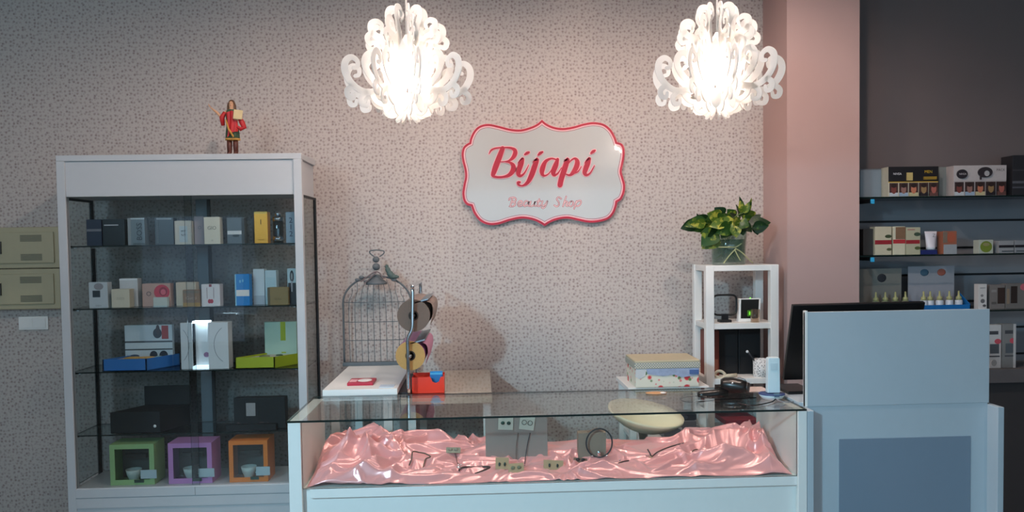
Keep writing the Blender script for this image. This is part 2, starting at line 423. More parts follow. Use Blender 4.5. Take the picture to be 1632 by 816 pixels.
ch2 = copy_tree(ch)
ch2.location = CH2
for o in ch2.children:       # second lamp is turned a little on its cord
    o.rotation_euler.z = 0.42
ch2['label'] = 'lit white scrollwork chandelier hanging on the right, next to the pink pillar'

# ------------------------------------------------------------------ wall sign
SY = 4.572
sg_c = P(866, 275, SY)
sign = thing('wall_sign', (sg_c.x, WALL, sg_c.z-.3), 'white wall sign with red scalloped border and red script lettering', 'sign')
def SG(u, v): q = P(720+u/4.293, 180+v/4.293, SY); return (q.x, q.z)
out = []
segs = [[(617, 42), (650, 70), (700, 92), (760, 100), (830, 90), (900, 70), (970, 60), (1040, 72), (1090, 110), (1120, 160), (1133, 196)],
        [(1133, 196), (1165, 208), (1183, 240), (1185, 290), (1175, 350), (1165, 400), (1175, 440), (1188, 490), (1185, 540), (1165, 590), (1135, 612)],
        [(1135, 612), (1130, 640), (1110, 690), (1070, 730), (1000, 750), (930, 752), (860, 738), (790, 725), (720, 735), (670, 755), (635, 778)],
        [(635, 778), (600, 755), (550, 735), (480, 725), (400, 740), (320, 765), (250, 768), (190, 740), (150, 690), (130, 640)],
        [(130, 640), (100, 630), (78, 600), (70, 550), (78, 490), (88, 440), (85, 390), (70, 330), (65, 280), (75, 235), (100, 210), (118, 200)],
        [(118, 200), (125, 170), (150, 120), (190, 85), (250, 72), (320, 85), (400, 105), (470, 110), (540, 92), (585, 70), (617, 42)]]
for sgm in segs: out += catmull([SG(*p) for p in sgm], 5)[:-1]
def inset(poly, d):
    n = len(poly); A = sum(poly[i][0]*poly[(i+1) % n][1]-poly[(i+1) % n][0]*poly[i][1] for i in range(n))
    sgn = 1 if A > 0 else -1; r = []
    for i in range(n):
        a, b, c = poly[i-1], poly[i], poly[(i+1) % n]
        e1 = Vector((b[0]-a[0], b[1]-a[1])).normalized(); e2 = Vector((c[0]-b[0], c[1]-b[1])).normalized()
        n1 = Vector((-e1.y, e1.x))*sgn; n2 = Vector((-e2.y, e2.x))*sgn
        m = (n1+n2); m = m/max(m.length_squared/2, .5)
        r.append((b[0]+m.x*d, b[1]+m.y*d))
    # offset points that fold over at the cusps collapse onto the crossing
    def far(p):
        q = Vector(p); best = 9
        for i in range(n):
            a = Vector(poly[i]); e = Vector(poly[(i+1) % n])-a; t = max(0, min(1, (q-a).dot(e)/max(e.length_squared, 1e-12)))
            best = min(best, (a+e*t-q).length)
        return best
    ok = [far(p) > d*.93 for p in r]
    if any(ok):
        i0 = ok.index(True); i = 0
        while i < n:
            k = (i0+i) % n
            if not ok[k]:
                run = []
                while not ok[(i0+i) % n]: run.append((i0+i) % n); i += 1
                a, b = r[(run[0]-1) % n], r[(run[-1]+1) % n]
                for kk in run: r[kk] = ((a[0]+b[0])/2, (a[1]+b[1])/2)
            i += 1
    return r
px = 1/4.293*SY/FPX
SIGNW = mat('sign_white_gloss', (186, 188, 186), 0.30, var=0.01, coat=1.0)
SIGNW.node_tree.nodes['Principled BSDF'].inputs['Coat Roughness'].default_value = .05
def flat(poly, y, th): return MB().prism(poly, (0, y, 0), (1, 0, 0), (0, 0, 1), th)
def bandring(p0, p1, y, th):
    mb = MB(); n = len(p0)
    vs = [(a[0], y, a[1]) for a in p0]+[(a[0], y, a[1]) for a in p1]+[(a[0], y+th, a[1]) for a in p0]+[(a[0], y+th, a[1]) for a in p1]
    fs = []
    for i in range(n):
        j = (i+1) % n
        fs += [(i, j, n+j, n+i), (2*n+i, 3*n+i, 3*n+j, 2*n+j), (i, 2*n+i, 2*n+j, j), (n+i, n+j, 3*n+j, 3*n+i)]
    return mb.add(vs, fs)
flat(out, SY+.006, -.018).build('board_edge', PINKL, sign)  # thickness toward the wall
flat(inset(out, 24*px), SY+.0055, .004).build('board', SIGNW, sign)
bandring(inset(out, 3*px), inset(out, 17*px), SY, .007).build('red_border', RED, sign)
bandring(inset(out, 17*px), inset(out, 27*px), SY+.002, .005).build('pink_border', PINKL, sign)
bandring(inset(out, 27*px), inset(out, 30*px), SY+.001, .005).build('inner_line', mat('sign_line', (160, 70, 84), .5), sign)
def LT(u, v): q = P(760+u/6.53, 220+v/6.53, SY); return (q.x, q.z)
lw = 1/6.53*SY/FPX
glyph = {
 'B': [[(128, 165, 5), (150, 128, 14), (200, 106, 12), (290, 100, 12), (352, 104, 18), (392, 125, 32), (398, 160, 40), (375, 205, 32), (335, 236, 16), (290, 246, 8), (243, 249, 6)],
       [(290, 246, 8), (345, 256, 18), (378, 290, 40), (374, 340, 44), (335, 385, 32), (280, 404, 20), (220, 408, 18), (170, 398, 20), (155, 380, 14)],
       [(268, 108, 40), (228, 215, 50), (192, 310, 50), (170, 375, 40)]],
 'i': [[(500, 172, 16), (522, 158, 26), (540, 150, 18)], [(428, 262, 4), (450, 232, 8), (478, 212, 20), (462, 262, 44), (440, 325, 46), (432, 372, 40), (455, 394, 24), (492, 368, 13), (528, 305, 7), (538, 280, 4)]],
 'j': [[(640, 176, 16), (660, 158, 26), (682, 146, 16)], [(585, 248, 4), (612, 228, 14), (625, 226, 36), (600, 300, 48), (565, 395, 46), (525, 465, 32), (475, 496, 14), (435, 488, 16), (428, 464, 22), (447, 460, 18)]],
 'a': [[(835, 228, 14), (775, 214, 14), (715, 245, 30), (682, 318, 46), (678, 368, 34), (702, 392, 16), (750, 368, 8), (805, 285, 6)],
       [(840, 222, 26), (820, 285, 46), (795, 352, 44), (806, 386, 26), (842, 368, 13), (880, 310, 6)]],
 'p': [[(912, 240, 5), (938, 222, 24), (940, 235, 42), (912, 320, 50), (880, 420, 48), (864, 490, 46)],
       [(925, 305, 5), (975, 238, 10), (1018, 214, 18), (1044, 245, 40), (1036, 300, 46), (1002, 358, 36), (965, 386, 18), (925, 376, 9)],
       [(1000, 372, 10), (1050, 350, 9), (1086, 298, 5)]],
 'l': [[(1187, 160, 16), (1208, 142, 26), (1228, 130, 16)], [(1122, 262, 4), (1145, 230, 8), (1172, 210, 20), (1155, 260, 44), (1130, 325, 46), (1122, 366, 36), (1145, 385, 22), (1182, 360, 12), (1222, 288, 5)]],
}
for g, sts in glyph.items():
    back = MB(); face = MB()
    for si, st in enumerate(sts):
        pts = [LT(u, v)+((w*1.1+2)*lw,) for u, v, w in st]
        back.stroke(pts, (0, SY+.004, 0), (1, 0, 0), (0, 0, 1), .0062+.0004*si, extra=8*lw)
        face.stroke(pts, (0, SY-.0031, 0), (1, 0, 0), (0, 0, 1), .001+.0005*si)
    lt = back.build('raised_letter', PINKL, sign, fix=False)
    face.build('letter_face', RED, lt, fix=False)
small = {
 'B': [[(374, 624), (347, 710)], [(334, 645), (346, 624), (388, 619), (407, 636), (394, 660), (362, 665)], [(362, 665), (394, 672), (396, 698), (366, 714), (340, 711)]],
 'e': [[(428, 690), (464, 680), (468, 660), (446, 656), (428, 684), (438, 711), (470, 702)]],
 'a': [[(542, 664), (508, 656), (487, 690), (497, 711), (526, 694), (543, 660), (530, 700), (548, 708)]],
 'u': [[(562, 660), (553, 700), (572, 711), (596, 688), (606, 658), (597, 700), (614, 708)]],
 't': [[(650, 634), (630, 696), (642, 711), (658, 703)], [(624, 660), (664, 656)]],
 'y': [[(684, 656), (675, 694), (692, 704), (716, 688), (736, 652), (716, 706), (692, 730), (674, 722)]],
 'S': [[(878, 632), (852, 614), (832, 636), (850, 664), (854, 694), (832, 713), (806, 700)]],
 'h': [[(930, 608), (896, 711)], [(906, 682), (926, 660), (941, 666), (930, 702), (946, 708)]],
 'o': [[(985, 657), (962, 675), (962, 702), (982, 710), (1002, 690), (1000, 664), (985, 657)]],
 'p': [[(1038, 656), (1012, 735)], [(1027, 684), (1052, 657), (1080, 652), (1084, 676), (1060, 706), (1030, 706)]],
}
for g, sts in small.items():
    o1 = MB(); o2 = MB()
    for si, st in enumerate(sts):
        pts = [LT(u, v)+(9.5*lw,) for u, v in st]
        o1.stroke(pts, (0, SY+.0014, 0), (1, 0, 0), (0, 0, 1), .0008+.0003*si, extra=3.0*lw)
        o2.stroke(pts, (0, SY+.0001, 0), (1, 0, 0), (0, 0, 1), .0008+.0004*si, wscale=.8)
    lt = o1.build('small_letter', RED, sign, fix=False)
    o2.build('letter_fill', mat('sign_letter_fill', (226, 196, 194), .5, var=.02), lt, fix=False)

# ------------------------------------------------------------------ display cabinet
CX0, CX1, CY0, CY1, CZ = -2.105, -0.89, 4.12, 4.47, 2.092
cab = thing('display_cabinet', ((CX0+CX1)/2, (CY0+CY1)/2, 0), 'tall white display cabinet with glass doors and shelves on the left', 'cabinet')
CABW = mat('cabinet_white', (184, 187, 190), 0.42, var=0.02)
HZ0 = 1.885
MB().box(CX0, CX1, CY0, CY1, CZ-.03, CZ).build('top_board', CABW, cab, bevel=.003)
hd = MB().box(CX0+.012, CX1-.012, CY0+.008, CY1, HZ0, CZ-.03).build('header_box', CABW, cab, bevel=.002)
MB().box(CX0+.05, CX1-.05, CY0+.003, CY0+.009, HZ0+.0, HZ0+.018).build('header_lower_rail', CABW, hd)
for sx, x in ((0, CX0), (1, CX1-.042)):
    MB().box(x, x+.042, CY0, CY0+.035, 0, CZ-.03).build('front_post', CABW, cab, bevel=.003)
    MB().box(x+(.0 if sx == 0 else .027), x+(.015 if sx == 0 else .042), CY1-.02, CY1, 0, HZ0).build('back_post', GASKET, cab)
DECK = .405
SIDEG = glass('cabinet_side_glass', tint=(0.90, 0.94, 0.94), f0=0.05)
for x in (CX0+.006, CX1-.012):
    p = MB().slab(x, x+.006, CY0+.035, CY1-.02, DECK, HZ0, 'x').build('side_pane', [SIDEG, EDGE], cab)
    MB().box(x-.002, x+.008, CY0+.035, CY1-.018, HZ0-.012, HZ0).build('pane_gasket', GASKET, p)
xm = PX(313, CY0+.02, 780)
MB().slab(CX0+.042, xm+.02, CY0+.012, CY0+.017, DECK-.01, HZ0, 'y').build('sliding_door', [GLASSD, EDGE], cab)
MB().slab(xm-.02, CX1-.042, CY0+.021, CY0+.026, DECK-.01, HZ0, 'y').build('sliding_door', [GLASSD, EDGE], cab)
# base
bs = MB().box(CX0+.03, CX1-.03, CY0+.006, CY1, .05, DECK).build('base_unit', CABW, cab, bevel=.002)
MB().box(CX0+.042, xm, CY0-.002, CY0+.006, DECK-.045, DECK-.004).build('door_track', CABW, bs)
MB().box(xm+.002, CX1-.042, CY0-.002, CY0+.006, DECK-.045, DECK-.004).build('door_track', CABW, bs)
MB().box(CX0+.042, CX1-.042, CY0, CY0+.007, DECK-.10, DECK-.05).build('base_rail', CABW, bs)
MB().box(CX0+.05, CX1-.05, CY0+.03, CY1-.02, 0, .05).build('plinth', GASKET, cab)
# back uprights
ux = PX(327, CY1, 500)
up = MB().box(ux-.03, ux+.03, CY1-.015, CY1, DECK, HZ0).build('back_upright', mat('dull_aluminium', (112, 120, 126), .55, .3), cab, bevel=.002)
MB().box(ux+.032, ux+.046, CY1-.018, CY1-.002, DECK, HZ0).build('upright_gap', GASKET, up)
MB().slab(CX0+.02, ux, CY1-.006, CY1-.001, DECK, HZ0, 'y').build('back_pane', [GLASSD, EDGE], cab)
MB().slab(ux, CX1-.02, CY1-.012, CY1-.007, DECK, HZ0, 'y').build('back_pane', [GLASSD, EDGE], cab)
SHY = CY0+.045
SZ = [PZ(290, 389.8, SHY), PZ(290, 489.5, SHY), PZ(295, 590.2, SHY), PZ(300, 690, SHY)]
for z in SZ:
    sh = MB().slab(CX0+.014, CX1-.014, SHY, CY1-.03, z-.006, z, 'z').build('glass_shelf', [GLASS, EDGE], cab)
    for x in (CX0+.05, CX1-.06):
        for y in (SHY+.02, CY1-.06):
            MB().tube([(x-.03, y, z-.010), (x+.012, y, z-.010)], .004, 8).build('shelf_pin', CHROME, sh, smooth=True)

# ------------------------------------------------------------------ cartons
def carton(name, x0, x1, ytop, zb, Y, depth, rgb, label, cat='box', rough=.5, group=None, prints=(), texts=(), seam=True, side=None, yaw=0.0, mname=None, metal=0.0):
    """a folded cardboard carton: body with a tuck flap, printed panels, painted sheen and lettering as parts"""
    pyb = 400
    a = P(x0, ytop, Y); b = P(x1, ytop, Y); zt = P((x0+x1)/2, ytop, Y).z
    X0, X1 = a.x, b.x; W = X1-X0; H = zt-zb
    t = thing(name, ((X0+X1)/2, Y+depth/2, zb), label, cat, group)
    cm = mat(mname or ('card_%d_%d_%d_%d' % (*rgb, int(rough*100))), rgb, rough, metal, var=.04, scale=60)
    body = MB().box(X0, X1, Y, Y+depth, zb, zt).build('carton_body', cm, t, bevel=min(.002, W*.03))
    if seam:
        MB().box(X0+W*.06, X1-W*.06, Y-.0004, Y+.012, zt-.0012, zt+.0010).build('tuck_flap', cm, body)
    for i, pr in enumerate(prints):
        u0, v0, u1, v1, c = pr[:5]; shp = pr[5] if len(pr) > 5 else 'r'
        pm = mat('print_%d_%d_%d' % tuple(c), c, .5, var=.08, scale=80)
        xa, xb, za, zb2 = X0+u0*W, X0+u1*W, zb+v0*H, zb+v1*H
        yy = Y-.0006-.0004*i
        mb = MB()
        if shp == 'r': mb.box(xa, xb, yy, Y+.0002, za, zb2)
        else:
            n = 20; poly = [((xa+xb)/2+(xb-xa)/2*math.cos(2*math.pi*k/n), (za+zb2)/2+(zb2-za)/2*math.sin(2*math.pi*k/n)) for k in range(n)]
            mb.prism(poly, (0, Y+.0002, 0), (1, 0, 0), (0, 0, 1), Y+.0002-yy)
        mb.build('printed_patch' if shp == 'e' else 'print_sheen_panel', pm, body)
    for tx in texts:
        s, u, v, h, c = tx[:5]; vert = len(tx) > 5 and tx[5]
        ax, ay = ((0, 0, 1), (-1, 0, 0)) if vert else ((1, 0, 0), (0, 0, 1))
        lettering(s, (X0+u*W, Y-.0006-.0004*(len(prints)+1), zb+v*H), h*H, mat('ink_%d_%d_%d' % tuple(c), c, .6, var=.02), body, ax, ay)
    if yaw:
        t.rotation_euler.z = math.radians(yaw)
    return t
G1 = 'perfume boxes on the top cabinet shelf'; G2 = 'boxes on the second cabinet shelf'
z = SZ[0]+.0005; Y = 4.2
carton('perfume_box', 137, 161, 350, z, Y, .06, (18, 26, 52), 'navy blue box with grey stripe, leftmost on top cabinet shelf', group=G1, prints=[(0, .55, 1, .64, (110, 112, 120))], rough=.35)
carton('perfume_box', 162.5, 198, 349.5, z, Y+.005, .06, (12, 13, 18), 'wide black perfume box with thin white line on top cabinet shelf', group=G1, prints=[(.08, .76, .72, .80, (190, 190, 195))], rough=.3)
carton('perfume_box', 203, 230, 347.5, z, Y, .05, (112, 128, 136), 'grey box with large vertical lettering on top cabinet shelf', group=G1, prints=[(0, .0, .18, 1, (140, 148, 152)), (.18, .95, 1, 1, (190, 205, 212)), (.3, 0, 1, .08, (84, 100, 108))], texts=[('BOSS', .68, .5, .20, (52, 66, 78), 1)], rough=.3)  # pale strip along the top edge is a painted reflection
carton('perfume_box', 246, 276, 347, z, Y+.01, .05, (72, 84, 92), 'plain dark slate perfume box left of the small white one', group=G1, prints=[(.1, .93, .9, .99, (150, 165, 175)), (.08, .06, .2, .9, (88, 102, 110))], rough=.25)  # lighter strip down the left side is a painted reflection
carton('perfume_box', 278, 304, 352, z, Y, .05, (206, 204, 192), 'small white box with pale blue label on top cabinet shelf', group=G1, prints=[(.28, .1, .78, .78, (190, 206, 212)), (.0, .0, .06, 1, (190, 188, 178))], texts=[('MY', .53, .56, .1, (60, 66, 74)), ('NY', .53, .4, .1, (60, 66, 74))])
carton('perfume_box', 309, 325, 345, z, Y+.03, .05, (150, 142, 148), 'narrow mauve grey box tucked behind a cream one on top cabinet shelf', group=G1, texts=[('O', .55, .6, .12, (110, 108, 120))])
carton('perfume_box', 324.5, 350, 346, z, Y, .05, (214, 212, 194), 'cream box with three capital letters on top cabinet shelf', group=G1, texts=[('GIO', .5, .6, .13, (110, 112, 100)), ('di', .5, .14, .07, (150, 150, 140))])
carton('perfume_box', 361, 389, 347, z, Y, .05, (84, 92, 98), 'grey box with white band across it on top cabinet shelf', group=G1, prints=[(.03, .36, .95, .5, (205, 210, 212)), (.32, .26, .7, .36, (40, 50, 54), 'e'), (.84, 0, 1, .97, (66, 74, 80))], rough=.3)
carton('perfume_box', 404.5, 426, 337.5, z, Y, .055, (214, 150, 52), 'tall metallic gold box on top cabinet shelf', group=G1, texts=[('1', .5, .68, .16, (70, 48, 20)), ('MILLION', .5, .12, .035, (150, 110, 40))], prints=[(.02, .94, .98, 1, (240, 210, 110))], rough=.3, metal=.45)
# cylinder bottle
bt = P(442, 340, Y+.02)
b = thing('perfume_bottle', (bt.x, Y+.03, z), 'tall clear cylindrical perfume bottle with chrome bands beside the gold box', 'bottle')
MB().lathe([(.0, 0), (.024, 0), (.026, .005), (.026, .13), (.022, .138), (.0, .138)], bt.x, Y+.03, 20, z0=z).build('glass_body', glass('bottle_glass', tint=(.55, .66, .74), f0=.12), b, smooth=True)
for zz in (.012, .115): MB().lathe([(.0, zz), (.0275, zz), (.0275, zz+.022), (.0, zz+.022)], bt.x, Y+.03, 20, z0=z).build('chrome_band', CHROME, b, smooth=True)
MB().lathe([(.0, .138), (.015, .138), (.015, .165), (.0, .167)], bt.x, Y+.03, 16, z0=z).build('cap', CHROME, b, smooth=True)
carton('perfume_box', 455, 471, 338, z, Y, .05, (138, 160, 176), 'pale blue box with stacked large digits at right end of top cabinet shelf', group=G1, texts=[('2', .5, .74, .17, (44, 56, 84)), ('1', .5, .52, .17, (44, 56, 84)), ('2', .5, .3, .17, (44, 56, 84))])

z = SZ[1]+.0005
carton('gift_box', 141, 171, 450, z, Y, .05, (196, 202, 206), 'white box with dark square label at left of second cabinet shelf', group=G2, prints=[(.28, .70, .78, .97, (150, 146, 150), 'e'), (.2, .42, .6, .68, (46, 54, 62))], texts=[('OSSO', .5, .09, .06, (120, 124, 128))])
carton('gift_box', 190, 219, 444, z, Y+.07, .05, (208, 210, 212), 'taller white box behind the cream one on second cabinet shelf', group=G2, prints=[(0, .94, 1, 1, (236, 238, 240))])
carton('gift_box', 177, 206, 461, z, Y, .055, (216, 206, 184), 'short plain cream box near left of second cabinet shelf', group=G2, texts=[('azza', .5, .5, .12, (190, 180, 160))])
carton('gift_box', 226, 271, 452, z, Y+.05, .05, (190, 152, 136), 'beige pink box with large red rose print on second cabinet shelf', group=G2, prints=[(.42, .3, .98, .95, (196, 44, 66), 'e'), (.6, .45, .9, .85, (150, 24, 46), 'e'), (.66, .5, .84, .75, (214, 90, 104), 'e')], texts=[('O', .24, .56, .2, (90, 70, 70))])
carton('gift_box', 244, 266, 474, z, Y, .03, (196, 202, 192), 'tiny pale green box in front of the rose box', group=G2, prints=[(0, 0, 1, .12, (170, 190, 190))])
carton('gift_box', 280, 312, 450, z, Y+.06, .05, (204, 190, 168), 'cream box behind the bronze one on second cabinet shelf', group=G2, prints=[(.48, 0, .52, 1, (190, 176, 154))])
carton('gift_box', 291, 318, 462, z, Y, .05, (146, 112, 80), 'bronze box with gold base stripe on second cabinet shelf', group=G2, prints=[(.0, 0, 1, .22, (176, 136, 66)), (.05, .8, .95, .95, (130, 110, 84))], texts=[('Gucci', .5, .52, .2, (200, 170, 150))])
carton('gift_box', 320.5, 350, 453, z, Y, .055, (220, 214, 214), 'white box with small red heart pendant print on second cabinet shelf', group=G2, prints=[(.34, .12, .52, .32, (176, 40, 62), 'e'), (.46, .12, .64, .32, (176, 40, 62), 'e'), (.42, .88, .56, 1, (140, 60, 70)), (.3, .35, .32, .85, (150, 120, 126)), (.66, .35, .68, .85, (150, 120, 126))])
carton('gift_box', 374, 397, 437, z, Y, .05, (24, 128, 200), 'bright blue box with white band on second cabinet shelf', group=G2, prints=[(.06, .3, .98, .50, (226, 222, 218)), (0, 0, .08, 1, (140, 200, 226)), (.3, .72, .42, .82, (120, 190, 225), 'e'), (.5, .74, .6, .84, (120, 190, 225), 'e')])
carton('gift_box', 403, 421, 429, z, Y+.06, .05, (196, 210, 216), 'tall pale blue white box, left of a pair at right of second shelf', group=G2, prints=[(0, 0, 1, .25, (168, 180, 190))])
carton('gift_box', 422, 440, 431, z, Y+.055, .05, (182, 206, 214), 'pale turquoise box, right of a pair behind the olive gold box', group=G2, prints=[(.1, .2, .9, .8, (170, 200, 210))])
carton('gift_box', 426, 459, 458, z, Y, .05, (140, 118, 72), 'low olive gold box near right end of second cabinet shelf', group=G2, texts=[('dolce', .5, .35, .12, (100, 84, 50))], prints=[(0, .0, .12, 1, (96, 84, 60))])
carton('gift_box', 457.5, 471, 428, z, Y+.03, .05, (170, 196, 204), 'pale box printed with a dark standing figure on second cabinet shelf', group=G2, prints=[(.3, .62, .78, .95, (36, 40, 50), 'e'), (.42, .68, .64, .88, (150, 150, 150), 'e'), (.08, 0, 1, .60, (26, 28, 38)), (.44, .35, .6, .66, (160, 160, 166))])

# ---- third shelf
z = SZ[2]+.0005
carton('gift_box', 198, 274, 518, z, Y+.12, .03, (198, 208, 214), 'white standing box lid with dark floral print behind blue tray', prints=[(0, .58, 1, .62, (70, 76, 82)), (0, .40, 1, .43, (70, 76, 82)), (.78, .66, .92, .98, (160, 52, 50)), (.6, .68, .78, .92, (40, 44, 56), 'e'), (.66, .76, .74, 1.0, (60, 50, 56), 'e'), (.52, .17, .68, .38, (40, 48, 62), 'e'), (.72, .14, .9, .38, (36, 44, 60), 'e'), (.1, .22, .3, .3, (58, 76, 100), 'e')], seam=False)
def tray(name, quadpx, z, hgt, rgb, inner, label, bits, lid=None):
    """open shallow gift tray with four walls, bottom and insert; quadpx = front-left x, front-right x, depth Y0, Y1, skew"""
    xa, xb, Y0, Y1, sk = quadpx
    A = Vector((PX(xa, Y0), Y0, z)); B = Vector((PX(xb, Y0), Y0, z)); D = Vector((sk, Y1-Y0, 0))
    ctr = (A+B+D)/2; t = thing(name, (ctr.x, ctr.y, z), label, 'tray')
    ex = (B-A); U = Vector((0, 0, 1)); th = .006
    m1 = mat(name+'_card_%d_%d_%d' % rgb, rgb, .45, var=.04); ey = D.normalized(); exn = ex.normalized()
    def slabp(p, a, b2, h, nm):
        mb = MB(); vs = [p, p+a, p+a+b2, p+b2]; vs = vs+[q+U*h for q in vs]
        mb.add(vs, [(3, 2, 1, 0), (4, 5, 6, 7), (0, 1, 5, 4), (1, 2, 6, 5), (2, 3, 7, 6), (3, 0, 4, 7)]); return mb.build(nm, m1, t)
    slabp(A, ex, D, .004, 'bottom'); slabp(A, ex, ey*th, hgt, 'front_wall'); slabp(A+D-ey*th, ex, ey*th, hgt, 'back_wall')
    slabp(A, exn*th, D, hgt, 'side_wall'); slabp(B-exn*th, exn*th, D, hgt, 'side_wall')
    ins = MB(); q = [A+exn*.008+ey*.008, B-exn*.008+ey*.008, B+D-exn*.008-ey*.008, A+D+exn*.008-ey*.008]
    ins.add([p+U*.004 for p in q]+[p+U*(hgt-.008) for p in q], [(3, 2, 1, 0), (4, 5, 6, 7), (0, 1, 5, 4), (1, 2, 6, 5), (2, 3, 7, 6), (3, 0, 4, 7)])
    io = ins.build('insert', inner, t)
    for u, v, su, sv, c in bits:
        p = A+ex*u+D*v+U*(hgt-.006)
        MB().ball(p, (su, sv, .006), 10).build('trinket', mat('trinket_%d_%d_%d' % c, c, .4), io, smooth=True)
    return t
CREAMI = mat('cream_insert', (196, 176, 150), .7)
tray('gift_tray', (160.5, 231, 4.175, 4.36, .10), z, .062, (40, 108, 176), CREAMI, 'open blue gift tray with beige insert on third cabinet shelf', [(.3, .5, .05, .03, (190, 150, 70)), (.62, .5, .05, .03, (200, 160, 90)), (.85, .55, .02, .03, (150, 190, 190))])
tray('gift_tray', (372, 436, 4.175, 4.36, .13), z, .058, (166, 176, 12), mat('pale_insert', (190, 190, 176), .7), 'open lime green gift tray on third cabinet shelf', [(.35, .45, .03, .02, (120, 124, 80)), (.6, .6, .02, .02, (70, 96, 70))])
carton('gift_box', 421, 472, 513, z, Y+.14, .03, (176, 200, 182), 'pale green standing lid with lime ribbon behind lime tray', prints=[(.5, .55, .66, 1, (160, 172, 20)), (.52, .16, .66, .19, (160, 172, 20)), (.52, .25, .66, .28, (160, 172, 20))], seam=False)
# triptych; emissive strips at top and foot brighten its centre
tx0, tx1, tx2, tx3 = [PX(p, Y+.0, 550) for p in (288, 306.5, 333, 365)]
th = PZ(326, 514, Y)-z
tr = thing('bright_display', ((tx0+tx3)/2, Y+.04, z), 'white folding display with bright centre on third cabinet shelf', 'display')
TW = mat('display_white', (212, 212, 212), .5, var=.02)
MB().box(tx0, tx1, Y, Y+.008, z, z+th).build('wing_panel', TW, tr, bevel=.001)
MB().box(tx2, tx3, Y-.01, Y+.06, z, z+th).build('wing_panel', TW, tr, bevel=.001)
cp = MB().box(tx1, tx2, Y+.05, Y+.06, z, z+th*1.03).build('centre_panel', TW, tr)
GLOWM = mat('cool_glow', (235, 248, 255), .4, emit=((214, 240, 255), 7.0), var=0)
MB().box(tx1+.003, tx2-.003, Y+.0, Y+.05, z+th*.985, z+th*1.03).build('glow_strip', GLOWM, tr)
MB().box(tx1, tx2, Y-.002, Y+.05, z, z+.014).build('glow_base', mat('cool_glow_base', (235, 248, 255), .4, emit=((214, 240, 255), 1.2), var=0), tr)
PR = mat('print_mauve', (150, 110, 140), .6)
MB().ball(((tx1+tx2)/2+.012, Y+.048, z+th*.28), (.014, .003, .014), 12).build('flower_print', PR, cp, smooth=True)
for xx, ph0, ph1, cx_ in ((tx3+.012, 2.1, 4.2, 0), (tx0-.03, -.9, .9, 0)):
    yy = Y-.0108 if xx > tx1 else Y-.0008
    arc = [(xx+.085*math.cos(a)*(1 if xx > tx1 else .85), yy, z+th*.52+.1*math.sin(a)) for a in [ph0+(ph1-ph0)*k/16 for k in range(17)]]
    arc = [q for q in arc if (tx2+.002 < q[0] < tx3-.002) or (tx0+.002 < q[0] < tx1-.002)]
    if len(arc) > 2: MB().tube(arc, .001, 6).build('line_print', INKG, tr)
# ---- fourth shelf
z = SZ[3]+.0005
MATB = mat('black_card', (9, 8, 9), .6, var=.1)
bx0, bx1 = PX(177, 4.2, 670), PX(256, 4.2, 670)
bb = thing('jewellery_case', ((bx0+bx1)/2, 4.27, z), 'open black case with raised lid on fourth cabinet shelf', 'case')
zz = PZ(220, 656, 4.2)
base = MB(); A = [(bx0, 4.19), (bx1, 4.19), (bx1+.09, 4.38), (bx0+.1, 4.38)]
base.prism(A, (0, 0, z), (1, 0, 0), (0, 1, 0), zz-z).build('case_base', MATB, bb, bevel=.002)
MB().box(bx0+.1, bx1+.09, 4.375, 4.39, z, PZ(246, 615, 4.38)).build('case_lid', MATB, bb, bevel=.002)
MB().ball((PX(247, 4.19, 679), 4.188, PZ(247, 679, 4.19)), (.008, .003, .008), 10).build('clasp', PLASTIC, bb, smooth=True)
bt = carton('gift_set', 372, 454, 634, z, Y+.02, .06, (13, 9, 10), 'black gift set box with white square label on fourth cabinet shelf', prints=[(.24, .42, .42, .84, (158, 152, 150)), (.2, .3, .22, .95, (10, 9, 10)), (.46, .3, .48, .95, (10, 9, 10))], texts=[('Business Club', .38, .16, .13, (110, 82, 78))], rough=.5)
MB().box(PX(361, 4.2, 670), PX(440, 4.2, 670), 4.19, 4.222, z, z+.03).build('fold_out_flap', MATB, bt)
